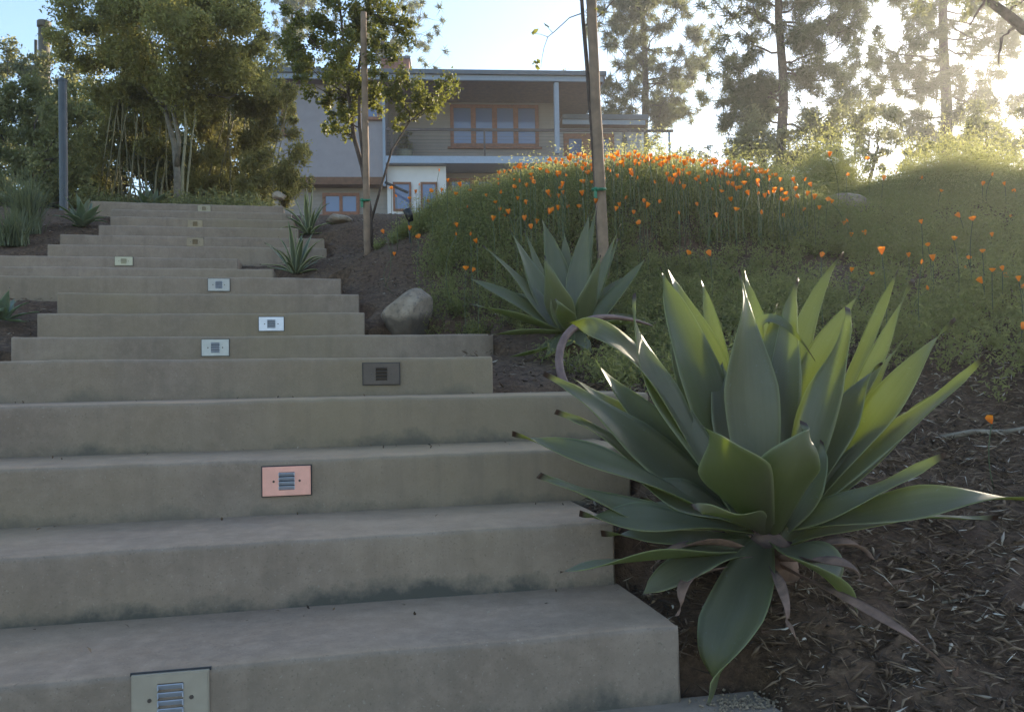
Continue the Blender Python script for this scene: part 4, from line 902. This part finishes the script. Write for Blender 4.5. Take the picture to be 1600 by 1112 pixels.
q = np.c_[rng.uniform(.2, 3.2, 60000), rng.uniform(1.25, 4.6, 60000)]; q = q[outside(q)]
chips('mulch', q, .01, .085, M['chips'], 'shredded dark bark mulch round the large agave', 'mulch', 121)
q = np.c_[rng.uniform(.3, 2.6, 9000), rng.uniform(1.25, 3.6, 9000)]; q = q[outside(q)]
chips('bark_strands', q, .03, .12, M['chips'], 'long shredded bark strands over the mulch round the large agave', 'mulch', 125, asp=(.03, .06), pale=.05)
q = np.c_[rng.uniform(-1.6, 1.6, 16000), rng.uniform(3.0, 8.4, 16000)]; q = q[outside(q)]
chips('mulch', q, .012, .06, M['chips'], 'reddish bark mulch beside the upper steps', 'mulch', 122, pale=.03)
q = np.c_[rng.uniform(-4.5, -1.6, 6000), rng.uniform(3.8, 9, 6000)]; q = q[outside(q)]
chips('mulch', q, .012, .06, M['chips'], 'bark mulch left of the stairs', 'mulch', 123, pale=.03)
# fallen branch and twigs
def stick(pts, r, label, name='fallen_branch', mat='palebark', cat='branch'):
    W_ = [];
    for (x, y, d) in pts:
        p_ = at(x, y, d); p_[2] = gz(p_[0], p_[1]) + r * 1.1; W_.append(p_)
    o0_ = W_[0].copy(); mb = MB(); m_ = len(W_); mb.tube([q_ - o0_ for q_ in W_], [r * (1 - .5 * k / (m_ - 1)) for k in range(m_)], 8)
    o = mb.build(name, M[mat], smooth=True, loc=o0_); tag(o, label, cat); return o
stick([(1470, 690, 2.95), (1520, 682, 3.0), (1570, 672, 3.0), (1640, 655, 3.05)], .012, 'pale fallen branch lying on mulch below the lone poppy')
stick([(1380, 885, 2.05), (1440, 870, 2.1), (1480, 855, 2.15)], .006, 'short brown twig at the tip of the dry agave leaf', 'twig', 'dead', 'twig')
stick([(1190, 1000, 1.85), (1260, 995, 1.85), (1340, 975, 1.88)], .004, 'thin twig under the large agave', 'twig', 'dead', 'twig')
stick([(1470, 915, 2.0), (1500, 897, 2.02), (1530, 882, 2.05)], .004, 'pale straw coloured twig on the mulch right of the agave', 'twig', 'palebark', 'twig')
stick([(1410, 1062, 1.7), (1440, 1058, 1.72), (1480, 1056, 1.74)], .004, 'pale twig near the bottom right corner', 'twig', 'palebark', 'twig')
q = np.array([at(x, 1098, 1.665)[:2] for x in rng.normal(1165, 32, 260)]) + rng.normal(0, .02, (260, 2))
rs = np.random.default_rng(5); C = np.c_[q, np.maximum(ground_stair(q), -.0) + .004]; mbg = MB()
for c in C:
    r = rs.uniform(.0015, .004); b0 = len(mbg.v)
    for v in ((1, 0, 0), (-1, 0, 0), (0, 1, 0), (0, -1, 0), (0, 0, .8), (0, 0, -.8)): mbg.v.append(tuple(c + np.array(v) * r * rs.uniform(.7, 1.3)))
    for f in ((0, 2, 4), (2, 1, 4), (1, 3, 4), (3, 0, 4), (2, 0, 5), (1, 2, 5), (3, 1, 5), (0, 3, 5)): mbg.f.append(tuple(b0 + k for k in f))
tag(mbg.build('gravel', plain('pale_grit', (.22, .17, .115), .9, var=.4, scale=90)), 'pale grit spilled at the foot of the bottom step', 'gravel', kind='stuff')
# litter blown onto the treads, thickest against the risers
lt = []
for i in range(0, 9):
    for _ in range(26):
        tt = rng.uniform(max(TL[i], -1.6), TR[i] - .02); D = SD[i + 1] - abs(rng.normal(0, .07)) - .012
        if D > SD[i] + .03: lt.append((tt, D, SZ[i]))
lt = np.array(lt); C = lt[:, :1] * ST + lt[:, 1:2] * SN + np.array([0, 0, 1.]) * (lt[:, 2:] + .004)
lo_ = leaf_cloud('leaf_litter', C, .013, M['chips'], None, .4, 0, 77, 2.5); tag(lo_, 'tiny dry leaf scraps lying on the treads', 'leaf litter', kind='stuff')
# grass clumps at left
def grass(px, py, d, h, n, label, seed, sp_=.5):
    b_ = gpt(px, py, d); rs = np.random.default_rng(seed); az = rs.uniform(0, 6.283, n); ln = rs.uniform(.05, sp_, n); H = h * rs.uniform(.6, 1.1, n); V = []; m_ = 5
    root = empty('grass_clump', b_); tag(root, label, 'grass clump')
    base = np.c_[rs.normal(0, .05, (n, 2)), np.zeros(n)]; dr = np.stack([np.cos(az), np.sin(az), 0 * az], -1); sd = np.stack([-np.sin(az), np.cos(az), 0 * az], -1)
    rows = []
    for k in range(m_):
        f = k / (m_ - 1); P = base + dr * (ln * H * f ** 1.6)[:, None] * 1.3 + np.array([0, 0, 1.]) * (H * (f - .28 * f * f * ln / sp_))[:, None]; wd = .006 * (1 - f * .85); rows += [P - sd * wd, P + sd * wd]
    V = np.stack(rows, 1); Qi = (np.arange(n)[:, None, None] * 2 * m_ + np.array([[2 * k, 2 * k + 1, 2 * k + 3, 2 * k + 2] for k in range(m_ - 1)])[None]).reshape(-1, 4)
    arr_mesh('blades', V.reshape(-1, 3), Qi, M['grass'], root, {'rnd': np.repeat(rs.uniform(0, 1, n), 2 * m_)}); return root
grass(42, 372, 7.3, .60, 420, 'tall pale fountain grass at the left edge above the steps', 131)
grass(20, 385, 6.9, .36, 260, 'lower grass tuft in front of the tall fountain grass', 132)
grass(1235, 395, 5.7, .22, 120, 'wispy grass tuft in the shaded bank behind the large agave', 133)

# ------------------------------------------------------------------ house
HY = math.radians(4.5); HE = np.array([math.cos(HY), math.sin(HY), 0]); HN = np.array([-math.sin(HY), math.cos(HY), 0])
H0 = at(603, 250, 31.0); hb = np.array([H0[0], H0[1], gz(H0[0], H0[1]) - .3])
house = empty('house', hb, HY); tag(house, 'two storey flat roofed house with balcony on the hill', 'house')
def hp(px, py, wo_=0.0):
    """pixel -> local (u, z) on the facade plane pushed back by wo_"""
    v = ray(px, py); k = ((H0 - CAM) @ HN + wo_) / (v @ HN); P = CAM + v * k - hb; return P @ HE, P[2]
class HB:
    """boxes given by pixel corners on a facade plane, real depth in metres"""
    def __init__(s): s.mb = MB()
    def px(s, x0, y0, x1, y1, w0, w1, wref=None):
        wr = w0 if wref is None else wref
        ua, za = hp(x0, y0, wr); ub, zb = hp(x1, y1, wr); s.mb.box(((ua + ub) / 2, (w0 + w1) / 2, (za + zb) / 2), (abs(ub - ua) / 2, (w1 - w0) / 2, abs(za - zb) / 2)); return s
    def uz(s, u0_, u1_, z0, z1, w0, w1): s.mb.box(((u0_ + u1_) / 2, (w0 + w1) / 2, (z0 + z1) / 2), ((u1_ - u0_) / 2, (w1 - w0) / 2, (z1 - z0) / 2)); return s
    def build(s, name, mat, parent=house, **k): return s.mb.build(name, mat, parent, **k)
RW = 1.9   # recess of the balcony wall
uL, zdeck = hp(603, 256); _, zdt = hp(640, 245); _, ztop = hp(760, 116, -.3); _, zfb = hp(760, 131, -.3); uR = hp(944, 125, -.3)[0]; uA = hp(380, 125, -.3)[0]
zg = ztop - .17
ub = hp(866, 200, RW)[0]
# walls
HB().uz(uA + .4, uL, hp(560, 277)[1], zfb + .02, 0, 6).build('stucco_wall', M['stucco'])
HB().uz(uL + .004, ub, zdt, zfb + .02, RW, 6.2).build('siding_wall', M['siding'])
HB().uz(uA + .4, uL - .003, 0, hp(560, 277)[1] - .28, .55, 6).build('lower_wall', M['siding'])
u2 = hp(697, 280, .25)[0]; HB().uz(uL + .02, u2, 0, zdeck - .02, .25, 6).build('lower_wall', M['white_stucco'])
HB().uz(u2 + .003, ub + 4.5, 0, zdeck - .02, 1.3, 6).build('lower_wall', M['siding'])
HB().uz(uA + .4, uL - .004, hp(560, 277)[1] - .278, hp(560, 277)[1] - .003, -.05, 6).build('beam', M['soffit'])
# roof
rf = HB().uz(uA, uR, ztop - .03, ztop, -.75, 7).build('roof', M['gutter'])
HB().uz(uA + .02, uR - .02, zfb + .03, ztop - .033, -.55, 6.8).build('soffit', M['soffit'], rf)
HB().uz(uA, uR, zg, ztop - .031, -.78, -.64).build('gutter', M['gutter'], rf)
HB().uz(uA, uR - .1, zfb, zg - .003, -.66, -.56).build('fascia', M['fascia'], rf)
HB().uz(uR - .1, uR - .04, zfb, ztop - .034, -.55, 6.8).build('fascia', M['fascia'], rf)
ch = HB(); ca, zc0 = hp(598, 114, 4.5); cb, zc1 = hp(640, 99, 4.5); ch.uz(ca, cb, ztop - .02, zc1, 4.0, 5.2); ch.build('chimney', M['brick'], rf)
HB().uz(ca - .06, cb + .06, zc1, zc1 + .09, 3.94, 5.26).build('chimney_cap', M['gutter'], rf)
# deck
HB().uz(uL - .02, ub + 5.0, zdeck, zdt, -.12, RW - .003).build('balcony', M['deck_edge'])
px_, _ = hp(871, 200, -.6); HB().uz(px_ - .085, px_ + .085, zdt + .003, zfb - .003, -.55, -.3).build('post', M['fascia'])
dp, _ = hp(600, 200); HB().uz(dp - .05, dp + .05, 2.0, zfb, -.12, -.02).build('downpipe', M['fascia'])
rl = HB(); z1 = hp(760, 203, -.1)[1]; ur = hp(1052, 206, -.1)[0]; rl.uz(uL + .05, ur, z1 - .05, z1 + .05, -.12, -.04); rail = rl.build('balcony_rail', M['rail'])
cb_ = HB()
for k in range(1, 8): zz = zdt + (z1 - zdt) * k / 8; cb_.uz(uL + .05, ur, zz - .004, zz + .004, -.084, -.076)
cb_.build('cable', M['pole'], rail)
for x in (612, 1046, 757, 975): 
    u, _ = hp(x, 220, -.1); HB().uz(u - .035, u + .035, zdt + .003, z1 - .05, -.115, -.045).build('rail_post', M['rail'] if x < 1000 else M['fascia'], rail)
def window(x0, y0, x1, y1, wo_, n, fr=.09, sill=True, mull=None):
    ua, za = hp(x0, y0, wo_); ue, ze = hp(x1, y1, wo_); b = HB(); mw = mull or fr
    b.uz(ua, ue, za - fr, za, wo_ - .07, wo_ - .003); b.uz(ua, ue, ze, ze + fr, wo_ - .07, wo_ - .003)
    pw = (ue - ua - fr) / n
    for k in range(n + 1):
        c = ua + fr / 2 + pw * k; hw_ = (fr if k in (0, n) else mw) / 2; b.uz(c - hw_, c + hw_, ze + fr + .001, za - fr - .001, wo_ - .068, wo_ - .003)
    f = b.build('window', M['trim']); HB().uz(ua + fr * .5, ue - fr * .5, ze + fr * .5, za - fr * .5, wo_ - .035, wo_ - .012).build('pane', M['glass'], f)
    if sill: HB().uz(ua - .12, ue + .12, ze - .07, ze - .002, wo_ - .13, wo_ - .003).build('sill', M['trim'], f)
    return f
window(703, 164, 842, 231, RW, 4, .14, mull=.2)
window(412, 158, 445, 210, 0, 1, .12)
window(571, 162, 592, 186, 0, 1, .06)
window(504, 302, 562, 336, .55, 2, .12)
window(614, 285, 643, 330, .25, 1, .08, False); window(657, 285, 684, 330, .25, 1, .08, False)
window(700, 279, 781, 330, 1.3, 2, .14, False, .3)
# right hand wing under its own lower roof
WG = 2.2; ua, zt = hp(905, 179, WG - .6); ue, zb_ = hp(1012, 195, WG - .6); zt2 = hp(960, 180, WG - .6)[1]
wr = HB().uz(ub + .3, ue, zt2 - .04, zt2, WG - .7, 7).build('wing_roof', M['gutter'])
HB().uz(ub + .3, ue, zt2 - .2, zt2 - .041, WG - .72, WG - .6).build('gutter', M['gutter'], wr)
HB().uz(ub + .3, ue - .1, zb_, zt2 - .203, WG - .63, WG - .55).build('fascia', M['fascia'], wr)
HB().uz(ub + .32, ue - .05, zb_ + .02, zt2 - .042, WG - .54, 6.9).build('soffit', M['soffit'], wr)
uw = hp(1002, 220, WG)[0]
HB().uz(ub + .003, uw, zdt, zb_ + .018, WG, 6.8).build('siding_wall', M['blue_siding'])
HB().uz(uw, uw + .1, zdt, zb_ + .018, WG - .02, WG + .1).build('corner_board', M['white_stucco'])
window(880, 209, 960, 252, WG, 2, .22, False, .6)
lu, lz = hp(975, 215, WG); mb = MB(); mb.tube([(lu, WG - .1, lz - .35), (lu, WG - .1, lz - .05), (lu, WG - .1, lz)], [.09, .09, .03], 10); mb.build('wall_lamp', M['black'], house)
# dark handrail going down beside the lower wall
a = hp(602, 285, -.3); b_ = hp(637, 301, -.6); mb = MB(); mb.tube([(a[0], -.3, a[1]), (b_[0], -.6, b_[1])], .05, 8); mb.build('handrail', M['black'], house)
# planter on the balcony
u, _ = hp(632, 240, .9); pp = hb + HE * u + HN * .9 + np.array([0, 0, zdt]); root = empty('planter', pp); tag(root, 'green glazed planter with a small shrub on the balcony', 'planter')
mb = MB(); mb.tube([(0, 0, 0.003), (0, 0, .25), (0, 0, .42), (0, 0, .46)], [.24, .31, .34, .36], 18); mb.build('pot', M['pot'], root, smooth=False)
C = blobs([(np.array([0, 0, .75]), .35), (np.array([.1, 0, 1.0]), .25)], 2600, 5); leaf_cloud('plant', C, .09, M['far_leaf'], root, .4, .1, 5)

# ------------------------------------------------------------------ thin volume added to stand in for veiling glare toward the sun
m = bpy.data.materials.new('veil_volume'); m.use_nodes = True; t = m.node_tree; t.nodes.clear()
pv = t.nodes.new('ShaderNodeVolumePrincipled'); pv.inputs['Color'].default_value = (.95, .95, .95, 1); pv.inputs['Density'].default_value = .0017; pv.inputs['Anisotropy'].default_value = .72
mo = t.nodes.new('ShaderNodeOutputMaterial'); t.links.new(pv.outputs[0], mo.inputs['Volume'])
mb = MB(); mb.box((0, 45, 12), (320, 75, 17)); 
tag(mb.build('veil_volume', m), kind='stuff')
